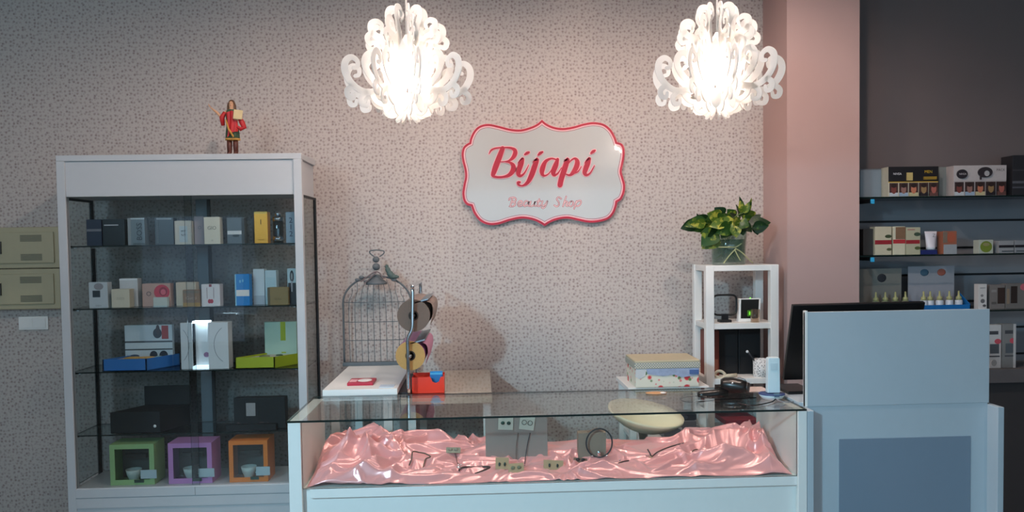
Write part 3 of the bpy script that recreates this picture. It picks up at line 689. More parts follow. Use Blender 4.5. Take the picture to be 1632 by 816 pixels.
# ---- cup boxes on the deck
def cup_box(x0, x1, ytop, ybot, Yc, rgb, label):
    zb = DECK+.0006; a = P(x0, ybot, Yc); W = PX(x1, Yc, 740)-a.x; H = PZ((x0+x1)/2, ytop, Yc)-zb
    D = .14
    t = thing('cup_box', (a.x+W/2, Yc+D/2, zb), label, 'box', 'cup boxes on the cabinet floor')
    m1 = mat('cupcard_%d_%d_%d' % rgb, rgb, .55, var=.04); fr = W*.11; th = .004; X0 = a.x; X1 = X0+W; Z1 = zb+H
    MB().box(X0, X1, Yc, Yc+D, zb, zb+th).build('bottom_panel', m1, t); MB().box(X0, X1, Yc, Yc+D, Z1-th, Z1).build('top_panel', m1, t)
    MB().box(X0, X0+th, Yc, Yc+D, zb+th, Z1-th).build('side_panel', m1, t); MB().box(X1-th, X1, Yc, Yc+D, zb+th, Z1-th).build('side_panel', m1, t)
    MB().box(X0+th, X1-th, Yc+D-th, Yc+D, zb+th, Z1-th).build('back_panel', mat('cup_back', (96, 92, 92), .7), t)
    f = MB()
    for q in ((X0, X0+fr, zb, Z1), (X1-fr, X1, zb, Z1), (X0+fr, X1-fr, zb, zb+fr*1.1), (X0+fr, X1-fr, Z1-fr, Z1)): f.box(q[0], q[1], Yc-.002, Yc+.001, q[2], q[3])
    f.build('window_frame', m1, t, fix=False)
    MB().slab(X0+fr, X1-fr, Yc+.001, Yc+.002, zb+fr, Z1-fr, 'y', 0, 0).build('window_film', GLASS, t)
    cx, cy = X0+W*.42, Yc+.06
    cup = MB().lathe([(.0, 0), (.022, 0), (.024, .01), (.034, .035), (.04, .062), (.037, .062), (.031, .035), (.02, .012), (.0, .012)], cx, cy, 20, z0=zb+th).build('cup', PLASTIC, t, smooth=True)
    MB().tube([(cx+.036, cy, zb+th+.052), (cx+.055, cy, zb+th+.05), (cx+.055, cy, zb+th+.03), (cx+.033, cy, zb+th+.028)], .004, 8).build('cup_handle', PLASTIC, cup, smooth=True)
    MB().box(cx-.055, cx+.055, cy+.02, cy+.045, zb+H*.56, zb+H*.66).build('cup_band', mat('cup_dark', (60, 48, 46), .6), t)
    tg = MB().box(X1-W*.30, X1+W*.06, Yc-.010, Yc-.006, zb+H*.16, zb+H*.37).build('price_tag', mat('tag_white', (176, 192, 196), .5), t)
    MB().box(X0+W*.55, X0+W*.76, Yc-.008, Yc-.003, zb+H*.06, zb+H*.13).build('tag_clip', mat('clip_dark', (50, 72, 60), .4), t)
    t.rotation_euler.z = math.radians(0)
    return t
cup_box(176.5, 246, 708, 773, 4.17, (150, 182, 122), 'green windowed cup box at left of cabinet floor')
cup_box(269.5, 338, 706, 772, 4.17, (192, 130, 186), 'purple windowed cup box in the middle of cabinet floor')
cup_box(366, 427, 702, 767, 4.17, (228, 124, 40), 'orange windowed cup box at right of cabinet floor')

# ------------------------------------------------------------------ figurine on the cabinet
FY = 4.3; fb = P(371, 241, FY); f0 = Vector((fb.x, FY, CZ)); k = .285/1.75*1.0
fig = thing('figurine', f0, 'painted saint figurine in red cloak holding a book, on the cabinet', 'figurine')
def skin(name, pts, edges, m, parent, scale, o):
    me = bpy.data.meshes.new(name)
    me.from_pydata([tuple(Vector(p[:3])*scale+o) for p in pts], edges, [])
    ob = bpy.data.objects.new(name, me); COL.objects.link(ob)
    sm = ob.modifiers.new('s', 'SKIN'); sd = ob.modifiers.new('d', 'SUBSURF'); sd.levels = 2; sd.render_levels = 2
    for v, p in zip(me.skin_vertices[0].data, pts):
        v.radius = (p[3]*scale, (p[4] if len(p) > 4 else p[3])*scale); v.use_root = False
    me.skin_vertices[0].data[0].use_root = True
    bpy.context.view_layer.update()
    m2 = bpy.data.meshes.new_from_object(ob.evaluated_get(bpy.context.evaluated_depsgraph_get()))
    bpy.data.objects.remove(ob)
    m2.materials.clear(); m2.materials.append(m)
    m2.polygons.foreach_set('use_smooth', [True]*len(m2.polygons)); m2.name = name
    r = bpy.data.objects.new(name, m2); COL.objects.link(r); r.parent = parent; ROOT[r] = ROOT[parent].copy()
    return r
SKIN = mat('painted_skin', (206, 158, 122), .5); HAIR = mat('painted_brown_hair', (92, 62, 40), .5)
FRED = mat('painted_red_cloak', (188, 30, 34), .45, var=.08); FGRN = mat('painted_green_tunic', (58, 84, 62), .5, var=.1); FGOLD = mat('painted_gold_trim', (200, 150, 70), .4)
FBOOT = mat('painted_brown_boots', (84, 40, 30), .5)
pts = [(0, 0, .92, .13, .1), (0, 0, 1.15, .14, .1), (0, 0, 1.36, .15, .1), (0, -.01, 1.47, .06), (0, -.02, 1.56, .075, .085), (0, -.02, 1.66, .085, .095), (0, -.01, 1.74, .05),
       (-.17, 0, 1.38, .065), (-.32, -.04, 1.22, .05), (-.46, -.1, 1.38, .042), (-.56, -.13, 1.46, .03), (-.62, -.14, 1.52, .022),
       (.17, 0, 1.38, .065), (.28, -.06, 1.14, .052), (.2, -.2, 1.12, .042), (.1, -.24, 1.16, .032),
       (-.08, 0, .85, .09), (-.09, -.02, .5, .065), (-.09, .0, .1, .05), (-.1, -.1, .03, .045),
       (.08, 0, .85, .09), (.1, -.02, .5, .065), (.1, .0, .1, .05), (.11, -.1, .03, .045)]
ed = [(0, 1), (1, 2), (2, 3), (3, 4), (4, 5), (5, 6), (2, 7), (7, 8), (8, 9), (9, 10), (10, 11), (2, 12), (12, 13), (13, 14), (14, 15), (0, 16), (16, 17), (17, 18), (18, 19), (0, 20), (20, 21), (21, 22), (22, 23)]
zs = Vector((0, 0, .02*k))
body = skin('body', pts, ed, SKIN, fig, k, Vector((0, 0, .012)))
def F(x, y, zv): return f0+Vector((x*k, y*k, zv*k+.012))
for i, q in enumerate((-.12, -.04, .03, .09)):   # raised fingers
    MB().tube([F(-.61-.01*i, -.14, 1.5+.02*i), F(-.66-.012*i+q*.1, -.15, 1.57+.02*i)], [.012*k, .008*k], 6).build('finger', SKIN, body, smooth=True)
MB().ball(F(0, .03, 1.68), (.105*k, .1*k, .11*k), 14).build('hair', HAIR, fig, smooth=True)
for sx in (-1, 1): MB().tube([F(.085*sx, .0, 1.68), F(.11*sx, .01, 1.58), F(.115*sx, 0, 1.46), F(.09*sx, -.02, 1.38)], [.03*k, .04*k, .04*k, .02*k], 8).build('hair_lock', HAIR, fig, smooth=True)
MB().ball(F(0, -.11, 1.62), (.014*k, .02*k, .024*k), 8).build('nose', SKIN, body, smooth=True)
for sx in (-1, 1): MB().ball(F(.032*sx, -.1, 1.655), (.012*k, .008*k, .008*k), 8).build('eye', INK, body, smooth=True)
MB().ball(F(0, -.1, 1.575), (.024*k, .008*k, .007*k), 8).build('mouth', FRED, body, smooth=True)
def robe(prof, m, nm, phase=0, amp=.08, y0=0):
    n = 28; vs = []; fs = []
    for r, zv in prof:
        for i in range(n):
            a = 2*math.pi*i/n; rr = r*(1+amp*math.sin(5*a+phase)*(1.5-zv))
            vs.append(F(rr*math.cos(a), y0+rr*.72*math.sin(a), zv))
    for j in range(len(prof)-1):
        for i in range(n): fs.append((j*n+i, j*n+(i+1) % n, (j+1)*n+(i+1) % n, (j+1)*n+i))
    fs.append(tuple(reversed(range(n)))); fs.append(tuple((len(prof)-1)*n+i for i in range(n)))
    return MB().add(vs, fs).build(nm, m, fig, smooth=True)
robe([(.225, .50), (.215, .7), (.18, .95), (.175, 1.1), (.2, 1.3), (.17, 1.43), (.08, 1.48)], FGRN, 'tunic')
robe([(.235, .48), (.232, .54)], FGOLD, 'tunic_hem')
cl = MB()
prof = [(-.22, 1.42), (-.02, 1.44), (.22, 1.40)]
g = []
for j in range(13):
    v = j/12; row = []
    for i in range(11):
        u = i/10; x = -.13+.38*u+(.05-.06*u)*math.sin(v*3); zt = 1.40-.12*abs(u-.5)-(1.4-.62-.18*u)*v
        row.append(F(x*(1-.12*v), -.17-.05*math.sin(u*math.pi)-.02*math.sin(u*14+v*3), zt))
    g.append(row)
cl.add([p for r in g for p in r]+[p+Vector((0, .004, 0)) for r in g for p in r], [(j*11+i, j*11+i+1, (j+1)*11+i+1, (j+1)*11+i) for j in range(12) for i in range(10)]+[(143+j*11+i, 143+(j+1)*11+i, 143+(j+1)*11+i+1, 143+j*11+i+1) for j in range(12) for i in range(10)])
cl.build('cloak', FRED, fig, smooth=True)
MB().tube([F(.24, -.12, 1.25), F(.36, -.12, 1.02), F(.4, -.08, .88), F(.3, -.1, .82), F(.2, -.17, .9)], [.06*k, .09*k, .09*k, .07*k, .04*k], 10).build('cloak_sleeve', FRED, fig, smooth=True)
MB().tube([F(-.2, -.05, 1.38), F(-.3, -.05, 1.2), F(-.27, -.05, .95)], [.06*k, .085*k, .06*k], 10).build('cloak_sleeve', FRED, fig, smooth=True)
MB().tube([F(-.13, -.22, 1.12), F(-.04, -.25, .82), F(.10, -.23, .56)], [.02*k, .03*k, .03*k], 8).build('sash', FGOLD, fig, smooth=True)
bk = MB().obox(F(.28, -.26, 1.26), (.26*k, .07*k, .28*k), Matrix.Rotation(.12, 3, 'Y')).build('book', mat('book_cream', (226, 206, 166), .6), fig)
MB().obox(F(.28, -.30, 1.26), (.27*k, .012*k, .29*k), Matrix.Rotation(.12, 3, 'Y')).build('book_cover', mat('book_cover', (214, 190, 140), .5), bk)
for sx in (-1, 1):
    MB().tube([F(.095*sx, .0, .48), F(.1*sx, .0, .3), F(.1*sx, 0, .1), F(.105*sx, -.03, .05), F(.115*sx, -.12, .04)], [.085*k, .085*k, .075*k, .075*k, .045*k], 10).build('boot', FBOOT, fig, smooth=True)
MB().lathe([(.0, 0), (.05, 0), (.047, .008), (.04, .014), (.0, .014)], f0.x, f0.y, 24, z0=CZ).build('base', mat('figurine_base', (96, 60, 50), .6), fig, smooth=True)

# ------------------------------------------------------------------ meter boxes on the wall
CREAM = mat('aged_cream_plastic', (178, 168, 138), .5, var=.04)
def meter(y0, y1, label):
    yb = WALL-.06; a = P(-30, y1, yb); b = P(97, y1, yb); zt = PZ(45, y0, yb); zb = PZ(45, y1, yb)
    t = thing('meter_box', ((a.x+b.x)/2, WALL, zb), label, 'meter box', 'cream meter boxes beside the cabinet')
    MB().box(a.x, b.x, yb, WALL, zb, zt).build('housing', CREAM, t, bevel=.006)
    d = MB().box(a.x+.03, b.x-.03, yb-.01, yb, zb+.028, zt-.028).build('door', CREAM, t, bevel=.004)
    vx0, vx1 = PX(33, yb, y0), PX(67, yb, y0); H = zt-zb
    for base in (.26, .72):
        for i in range(5):
            zz = zb+H*base+i*.0075-.015
            MB().box(vx0, vx1, yb-.012, yb-.009, zz, zz+.004).build('vent_slot', mat('vent_dark', (100, 96, 80), .6), d)
    hx = PX(2.5, yb, (y0+y1)/2)
    MB().box(hx-.006, hx+.006, yb-.018, yb-.01, zb+H*.36, zb+H*.66).build('latch', mat('latch_dark', (60, 58, 52), .4), d)
meter(362, 427.5, 'upper cream electrical meter box on wall left of cabinet')
meter(428.5, 493, 'lower cream electrical meter box on wall left of cabinet')
sp = [P(x, y, WALL-.01) for x, y in ((30, 526), (76, 504))]
sw = thing('switch_plate', ((sp[0].x+sp[1].x)/2, WALL, sp[0].z), 'white double switch plate under the meter boxes', 'switch')
MB().box(sp[0].x, sp[1].x, WALL-.01, WALL, sp[0].z, sp[1].z).build('plate', PLASTIC, sw, bevel=.002)
w2 = (sp[1].x-sp[0].x)
for i in range(2): MB().box(sp[0].x+w2*(.08+.44*i), sp[0].x+w2*(.48+.44*i), WALL-.014, WALL-.009, sp[0].z+.01, sp[1].z-.01).build('rocker', PLASTIC, sw, bevel=.0015)

# ------------------------------------------------------------------ sales counter
KX0, KX1, KY0, KY1 = -.771, 1.326, 3.2, 3.70
KT = .926
KD = PZ(870, 770, 3.22)
ctr = thing('display_counter', ((KX0+KX1)/2, (KY0+KY1)/2, 0), 'white sales counter with glass display case and glass top', 'counter')
WARM = WHITE
MB().box(KX0, KX0+.05, KY0, KY1, 0, KT-.008).build('side_panel', WHITE, ctr, bevel=.002)
MB().box(KX1-.036, KX1, KY0, KY1, 0, KT-.008).build('side_panel', WHITE, ctr, bevel=.002)
MB().box(KX0+.05, KX1-.036, KY0+.03, KY1, KD-.03, KD).build('display_deck', WHITE, ctr)
MB().box(KX0+.079, KX1-.036, KY0+.012, KY0+.03, KD-.034, KD+.003).build('front_rail', WHITE, ctr, bevel=.0015)
MB().box(KX0+.05, KX1-.036, KY0+.03, KY0+.048, .0, KD-.03).build('front_panel', WHITE, ctr)
MB().slab(KX0-.002, KX1-.002, KY0-.004, KY1+.02, KT-.008, KT, 'z').build('glass_top', [GLASS, EDGE], ctr)
MB().slab(KX0+.051, KX1-.037, KY0+.012, KY0+.018, KD+.004, KT-.0085, 'y').build('front_glass', [GLASS, EDGE], ctr)

# satin cloth; it dips under the jewellery lying on it
random.seed(5)
SAT = mat('pink_satin', (250, 168, 168), .26, .22, var=.03, scale=6, sheen=.3)
SAT.node_tree.nodes['Principled BSDF'].inputs['Specular IOR Level'].default_value = .7
SAT.node_tree.nodes['Principled BSDF'].inputs['Anisotropic'].default_value = .5
cx0, cx1, cy0, cy1 = KX0+.062, KX1-.046, KY0+.036, KY1-.03
prof = [(500, 0.045), (520, .06), (548, .085), (580, .09), (615, .075), (645, .07), (700, .055), (735, .05), (775, .06), (800, .04), (870, .045), (950, .045), (1010, .04), (1060, .045), (1100, .065), (1140, .09), (1175, .085), (1205, .10), (1225, .085), (1245, .06), (1265, .04)]
px_w = [(PX(a, 3.6, 700), b) for a, b in prof]
def profile(x):
    if x <= px_w[0][0]: return px_w[0][1]
    for (a, h), (b, h2) in zip(px_w, px_w[1:]):
        if x <= b:
            t = (x-a)/(b-a); t = t*t*(3-2*t); return h+(h2-h)*t
    return px_w[-1][1]
folds = []
for i in range(80):
    fx = random.uniform(cx0, cx1); fy = random.uniform(cy0, cy1)
    ends = min(fx-cx0, cx1-fx) < .45
    L = random.uniform(.14, .36); ang = random.gauss(.35 if fx < .2 else -.35, .45)
    folds.append((fx, fy, math.cos(ang), math.sin(ang), L, random.uniform(.018, .038), random.uniform(.018, .038)*(1.2 if ends else .6), random.uniform(-.8, .8)))
# pleats gathered to a point: x, y, reach, amplitude, pleats, phase, direction of opening, width of opening
fans = [(PX(648, 3.42, 735), 3.44, .26, .056, 9, .4, math.pi*1.02, 1.5), (PX(575, 3.5, 700), 3.55, .17, .045, 9, 1.3, -math.pi/2, 2.2), (PX(1075, 3.4, 730), 3.42, .26, .056, 9, 2.1, 0.05, 1.4),
        (PX(1200, 3.5, 710), 3.52, .16, .046, 9, .2, -math.pi/2, 2.0), (PX(905, 3.3, 760), 3.30, .14, .026, 11, .9, -.3, 2.6), (PX(760, 3.5, 715), 3.56, .16, .032, 11, 2.4, 2.6, 1.6)]
CAPS = []
def cloth_h(x, y):
    v = (y-cy0)/(cy1-cy0)
    xx = x+.022*noise.noise((x*6, y*6, 3.1)); yy = y+.022*noise.noise((x*6, y*6, 7.7))
    h = profile(xx)*min(1, max(0, (v-.02)/.75))**1.1
    front = min(1, v/.08)
    s = 0.0
    for fx, fy, c, sn, L, w_, a, bend in folds:
        dx, dy = xx-fx, yy-fy
        if abs(dx) > L*1.3 or abs(dy) > L*1.3: continue
        u = (dx*c+dy*sn)/L; q = -dx*sn+dy*c-bend*.06*u*u*3
        if abs(u) < 1:
            t = q/w_
            s = max(s, a*(1-u*u)*(math.exp(-t*.9) if t > 0 else math.exp(-t*t*3)))
    for fx, fy, r0, a, n_, ph_, dirn, wid in fans:
        dx, dy = xx-fx, yy-fy; r = math.hypot(dx, dy)
        if r > r0*2.4: continue
        th_ = math.atan2(dy, dx); dd = (th_-dirn+math.pi) % (2*math.pi)-math.pi
        if abs(dd) > wid: continue
        win = math.cos(dd/wid*math.pi/2)**.6; g_ = (r/r0)*math.exp(1-(r/r0)**1.5)
        ph2 = n_*dd/2+ph_+1.1*noise.noise((xx*4, yy*4, ph_))
        s += a*g_*win*(1-abs(math.sin(ph2)))**1.05
    h = h+s*(.3+.7*front)+.010*front
    for qx, qy, qz, qr in CAPS:
        d = math.hypot(x-qx, y-qy)-qr
        if d < .10:
            lim = qz-KD-.002+max(0, d)*1.1
            if h > lim: h = max(lim, .0015)
    return h
def clz(x, y): return KD+max(.0015, cloth_h(x, y))+.002
def cap(p, r=.010): CAPS.append((p.x, p.y, p.z-.004, r))
# jewellery -----------------------------------------------------
GREYB = mat('grey_display_board', (150, 136, 128), .5, var=.05)
SILV = mat('silver', (220, 222, 226), .15, 1.0, var=.02)
def xat(px_, Y): return PX(px_, Y, 720)
yb = 3.47
bx0, bx1 = xat(774, yb), xat(873, yb); zt = PZ(823, 662, yb); zb = PZ(823, 728, yb)
st = thing('earring_stand', ((bx0+bx1)/2, yb, zb-.03), 'grey upright jewellery board in the middle of the counter', 'jewellery stand')
MB().box(bx0, bx1, yb, yb+.008, zb-.03, min(zt, KT-.012)).build('board', GREYB, st, bevel=.002)
MB().box(bx0+.02, bx1-.02, yb+.008, yb+.09, zb-.035, zb-.027).build('foot', GREYB, st)
def ear_card(x0, x1, y0, y1, Y, tilt, col, label, style, lean=0.1, gcol=(30, 50, 44)):
    c = P((x0+x1)/2, (y0+y1)/2, Y); W = (x1-x0)*Y/FPX; H = (y1-y0)*Y/FPX
    if Y < yb-.02 or lean > .2: cap(c-Vector((0, 0, H*.4*math.cos(lean))), .02)
    M = Matrix.Rotation(math.radians(tilt), 3, 'Y') @ Matrix.Rotation(-lean, 3, 'X')
    t = thing('earring_card', (c.x, c.y, c.z-H/2), label, 'earrings', 'earring cards in the counter')
    b = MB().obox(c, (W, .0015, H), M).build('card', col, t)
    gm = mat('gem_%d_%d_%d' % gcol, gcol, .25)
    for sx in (-1, 1):
        p = c+M @ Vector((sx*W*.2, -.004, H*.02 if style != 'drop' else -.1*H))
        if style == 'loop':
            MB().tube([p+M @ Vector((.010*math.cos(a), 0, .010*math.sin(a))) for a in [q*math.pi/7 for q in range(14)]], .0012, 6, closed=True).build('earring', INK, t, smooth=True)
        elif style == 'drop':
            MB().ball(p, (.005, .004, .009), 10).build('earring', gm, t, smooth=True)
        else:
            MB().ball(p, (.009, .004, .008), 12).build('earring', gm, t, smooth=True)
    return t
PALEC = mat('pale_card', (196, 190, 176), .7)
ear_card(794, 818, 664, 685, yb-.006, 3, PALEC, 'pale card with dark green stud earrings on the grey board', 'stud', .05, (24, 60, 50))
ear_card(828, 852, 663, 685, yb-.006, 8, PALEC, 'pale card with looped wire earrings on the grey board', 'loop', .05)
ear_card(789.5, 811, 729, 748, 3.34, 2, KRAFT, 'kraft card with two dark drop earrings lying below grey board', 'drop', .5)
ear_card(810, 835, 738, 754, 3.30, -3, KRAFT, 'kraft card with greenish studs, lowest in front of grey board', 'stud', .6, (120, 118, 92))
ear_card(866, 898, 733, 749, 3.34, 4, KRAFT, 'wide kraft card with two dark drops right of the grey board', 'drop', .6)
ear_card(914, 936, 729, 739, 3.38, 6, mat('brown_card', (110, 84, 72), .7), 'small brown card with black studs lying near the bangle', 'stud', .9, (20, 20, 22))
ear_card(711, 734, 712, 723, 3.46, 2, mat('grey_card', (146, 138, 120), .7), 'small grey card with pale studs lying left of the grey board', 'stud', .9, (150, 140, 120))
# bangle stand
yc = 3.42
q0, q1 = xat(922, yc), xat(966, yc); zt2 = PZ(944, 690, yc); zb2 = PZ(944, 727, yc)
bs_ = thing('bangle_stand', ((q0+q1)/2, yc+.02, zb2-.02), 'taupe jewellery stand behind the dark round bangle', 'jewellery stand')
MB().box(q0, q1, yc, yc+.05, zb2-.02, zt2).build('block', mat('taupe_velvet', (146, 128, 112), .8, var=.08), bs_)
MB().prism([(q0+.04, zt2), (q1-.01, zt2), (q1-.035, zt2+.016)], (0, yc+.002, 0), (1, 0, 0), (0, 0, 1), -.03).build('peaked_flap', mat('taupe_velvet2', (130, 106, 92), .8), bs_)
cap(Vector(((q0+q1)/2, yc, zb2+.004)), .03)
for q_ in range(5): cap(Vector((bx0+(bx1-bx0)*q_/4, yb-.01, zb+.004)), .02)
bc = P(955, 706, yc-.02); R1 = 21*yc/FPX
bg = thing('bangle', (bc.x, bc.y, bc.z-R1*1.1), 'dark round leather bangle with silver charm standing in the counter', 'bangle')
MB().tube([bc+Vector((R1*math.cos(a), -.004*math.sin(a), R1*1.12*math.sin(a))) for a in [2*math.pi*i/36 for i in range(36)]], (.0034), 8, closed=True).build('hoop', INK, bg, smooth=True)
MB().ball(bc+Vector((-.003, -.006, -R1*.75)), (.008, .005, .012), 12).build('charm', SILV, bg, smooth=True)
for sx in (-1, 1): MB().ball(bc+Vector((sx*R1*.55, -.003, -R1*.98)), (.006, .004, .004), 10).build('clasp', SILV, bg, smooth=True)
dk = P(953, 707, yc-.004)
def band(name, ptsl, r, m, label, cat, closed=False, extra=None):
    pts = [P(a, b, Yq) for a, b, Yq in ptsl]
    c = catmull(pts, 6, closed)
    for q_ in c[::2]: cap(Vector(q_))
    for e in (extra or []): cap(P(*e[:3]))
    t = thing(name, (sum(p[0] for p in c)/len(c), sum(p[1] for p in c)/len(c), min(p[2] for p in c)-r), label, cat)
    MB().tube(c, r*1.35, 8, closed=closed).build('cord', m, t, smooth=True)
    for e in (extra or []):
        MB().ball(P(*e[:3]), e[3], 10).build('charm', e[4], t, smooth=True)
    return t
BRZ = mat('bronze', (96, 78, 66), .4, .6)
band('bracelet', [(652, 742, 3.36), (656, 731, 3.38), (658, 720, 3.42), (668, 721, 3.43), (678, 723, 3.42), (686, 728, 3.41), (679, 731, 3.40), (676, 738, 3.38), (674, 746, 3.36)], .0022, BRZ, 'square bronze wire bracelet on cloth left of the grey card', 'bracelet', extra=[(645, 750, 3.345, (.010, .006, .004), BRZ), (654, 751, 3.345, (.012, .006, .005), BRZ), (665, 749, 3.345, (.008, .006, .004), BRZ)])
band('bracelet', [(731, 750, 3.34), (737, 745, 3.35), (752, 744.5, 3.37), (780, 744, 3.36), (770, 750, 3.33), (757, 755, 3.31)], .0030, DKBROWN, 'dark brown leather loop bracelet lying at the counter front', 'bracelet', extra=[(731, 745, 3.34, (.009, .006, .006), SILV), (734, 741, 3.36, (.004, .004, .004), SILV), (732, 755, 3.325, (.006, .005, .006), SILV)])
band('necklace', [(725, 722, 3.46), (727, 730, 3.44), (730, 740, 3.40)], .0012, BRZ, 'thin bronze chain hanging from the small grey card', 'necklace', extra=[(731, 741, 3.39, (.004, .004, .005), SILV)])
band('necklace', [(845, 690, yb-.006), (841, 706, yb-.008), (838, 725, yb-.012), (836, 740, 3.42)], .0013, INK, 'thin dark cord hanging down right of the grey board', 'necklace', extra=[(836, 744, 3.38, (.006, .004, .008), INK)])
band('necklace', [(826, 690, yb-.006), (823, 710, yb-.008), (822.5, 733, yb-.012)], .0010, BRZ, 'fine bronze chain down the centre of the grey board', 'necklace', extra=[(823, 735, yb-.014, (.003, .003, .004), BRZ)])
band('bracelet', [(981, 742, 3.36), (987, 738, 3.37), (994, 735.5, 3.38), (1002, 734, 3.40)], .0022, DKBROWN, 'short brown leather band right of the round bangle', 'bracelet', extra=[(988, 734, 3.39, (.004, .003, .004), SILV)])
band('necklace', [(1032, 716, 3.44), (1035, 721, 3.43), (1039, 727, 3.42), (1047, 721, 3.43), (1060, 715, 3.45), (1078, 709, 3.50), (1092, 706, 3.55)], .0022, DKBROWN, 'long brown cord necklace bent in a V on the cloth', 'necklace', extra=[(1037, 729, 3.41, (.010, .006, .004), KRAFT)])
band('bracelet', [(1101, 724, 3.42), (1104, 719, 3.43), (1107, 717, 3.44), (1112, 716, 3.45)], .0018, BRZ, 'small hooked bronze bracelet near right cloth mound', 'bracelet', extra=[(1104, 727, 3.41, (.009, .006, .003), KRAFT)])
band('bracelet', [(1136, 718, 3.43), (1146, 720, 3.42), (1156, 722, 3.42)], .0022, DKBROWN, 'thin brown strip peeking from a fold on the right', 'bracelet')
band('bracelet', [(1164, 719, 3.42), (1168, 724, 3.41), (1171, 729, 3.40)], .0018, INK, 'short black cord beside the rightmost cloth fold', 'bracelet')

NU, NV = 400, 120
vs = []; fs = []
for j in range(NV+1):
    for i in range(NU+1):
        u, v = i/NU, j/NV
        x = cx0+(cx1-cx0)*u; y = cy0+(cy1-cy0)*v
        e = min(u*60, (1-u)*60, 1)
        h = max(.0015, cloth_h(x, y)*(.2+.8*e))
        edge_y = .014*noise.noise((x*6, 2.2, 0)) if j == 0 else 0
        vs.append((x, y+max(0, edge_y), min(KD+h+.002, KT-.02)))
for j in range(NV):
    for i in range(NU): a = j*(NU+1)+i; fs.append((a, a+1, a+NU+2, a+NU+1))
CL = MB().add(vs, fs).build('satin_cloth', SAT, smooth=True, fix=False)
tag(CL, 'crumpled pink satin cloth lining the glass counter display', 'cloth')

# ------------------------------------------------------------------ work tables behind the counter
TBY0, TBY1 = 3.73, 4.56
ta = thing('work_table', (PX(590, 4.1, 610), 4.1, 0), 'white topped work table against the wall beside the cabinet', 'table')
x0, x1 = -.735, PX(634, 3.75, 630); zt = .952
MB().box(x0, x1, TBY0, TBY1, zt-.03, zt).build('table_top', WHITE, ta, bevel=.002)
for x in (x0+.05, x1-.05):
    for y in (TBY0+.06, TBY1-.06): MB().box(x-.02, x+.02, y-.02, y+.02, 0, zt-.03).build('leg', WHITE, ta)
tb = thing('glossy_table', (PX(720, 4.1, 610), 4.1, 0), 'glossy cream work table right of the white one', 'table')
x2, x3 = x1+.012, PX(783, 4.0, 610); zt2_ = .903
GLOSS = mat('glossy_cream', (206, 196, 176), .08, var=.02, coat=1.0)
MB().box(x2, x3, TBY0+.01, TBY1, zt2_-.03, zt2_).build('table_top', GLOSS, tb, bevel=.002)
for x in (x2+.05, x3-.025):
    for y in (TBY0+.06, TBY1-.06): MB().box(x-.018, x+.018, y-.018, y+.018, 0, zt2_-.03).build('leg', WHITE, tb)
# red wallet-like pad on white table
a = P(554, 627, 3.86); b = P(598, 617, 3.99)
pad = thing('red_card_box', ((a.x+b.x)/2, 3.93, zt), 'flat red card box with white oval lying on the white table', 'box')
MB().box(PX(555, 3.86, 626), PX(596, 3.86, 626), 3.83, 3.97, zt, zt+.014).build('case', mat('crimson_card', (176, 24, 52), .4), pad, bevel=.002)
MB().ball((PX(582, 3.9, 620), 3.9, zt+.0145), (.035, .045, .0015), 18).build('white_oval', PLASTIC, pad, smooth=True)
MB().box(PX(559, 3.9, 622), PX(570, 3.9, 622), 3.86, 3.93, zt+.014, zt+.0150).build('pale_print', PINKL, pad)
pap = MB().box(PX(606, 3.8, 632), PX(629, 3.8, 632), 3.76, 3.83, zt, zt+.003).build('note_card', mat('pale_blue_card', (184, 200, 214), .6))
tag(pap, 'pale blue note card lying at the white table front corner', 'card')
# red card holder
hx0, hx1, hy = PX(657, 3.86, 610), PX(708, 3.86, 610), 3.84
hz0 = zt2_; hz1 = PZ(682, 600, 3.86)
RO = mat('orange_red_plastic', (226, 52, 24), .35, var=.02)
hold = thing('card_holder', ((hx0+hx1)/2, hy+.04, hz0), 'bright orange red card holder on the glossy table', 'card holder')
W = hx1-hx0; H = hz1-hz0
poly = [(0, 0), (W, 0), (W, H), (W*.90, H), (W*.84, H*.72), (W*.74, H*.64), (W*.64, H*.72), (W*.58, H), (0, H)]
MB().prism(poly, (hx0, hy, hz0), (1, 0, 0), (0, 0, 1), -.004).build('front_wall', RO, hold)
MB().prism([(0, 0), (W, 0), (W, H*1.1), (0, H*1.1)], (hx0, hy+.09, hz0), (1, 0, 0), (0, 0, 1), -.004).build('back_wall', RO, hold)
for x in (hx0, hx1-.004): MB().box(x, x+.004, hy+.004, hy+.09, hz0, hz1).build('side_wall', RO, hold)
MB().box(hx0, hx1, hy, hy+.09, hz0, hz0+.004).build('bottom', RO, hold)
for i, (c, l) in enumerate((((30, 110, 170), 'dark blue'), ((90, 180, 220), 'light blue'), ((40, 140, 200), 'mid blue'))):
    yy = hy+.03+i*.014
    o = MB().box(hx0+W*.55, hx1-W*.06, yy, yy+.008, hz0+.0045, hz1+.006+.006*i).build('business_card_stack', mat('card_blue%d' % i, c, .4))
    tag(o, l+' card stack standing in the orange red holder', 'cards', 'blue cards in the red holder')
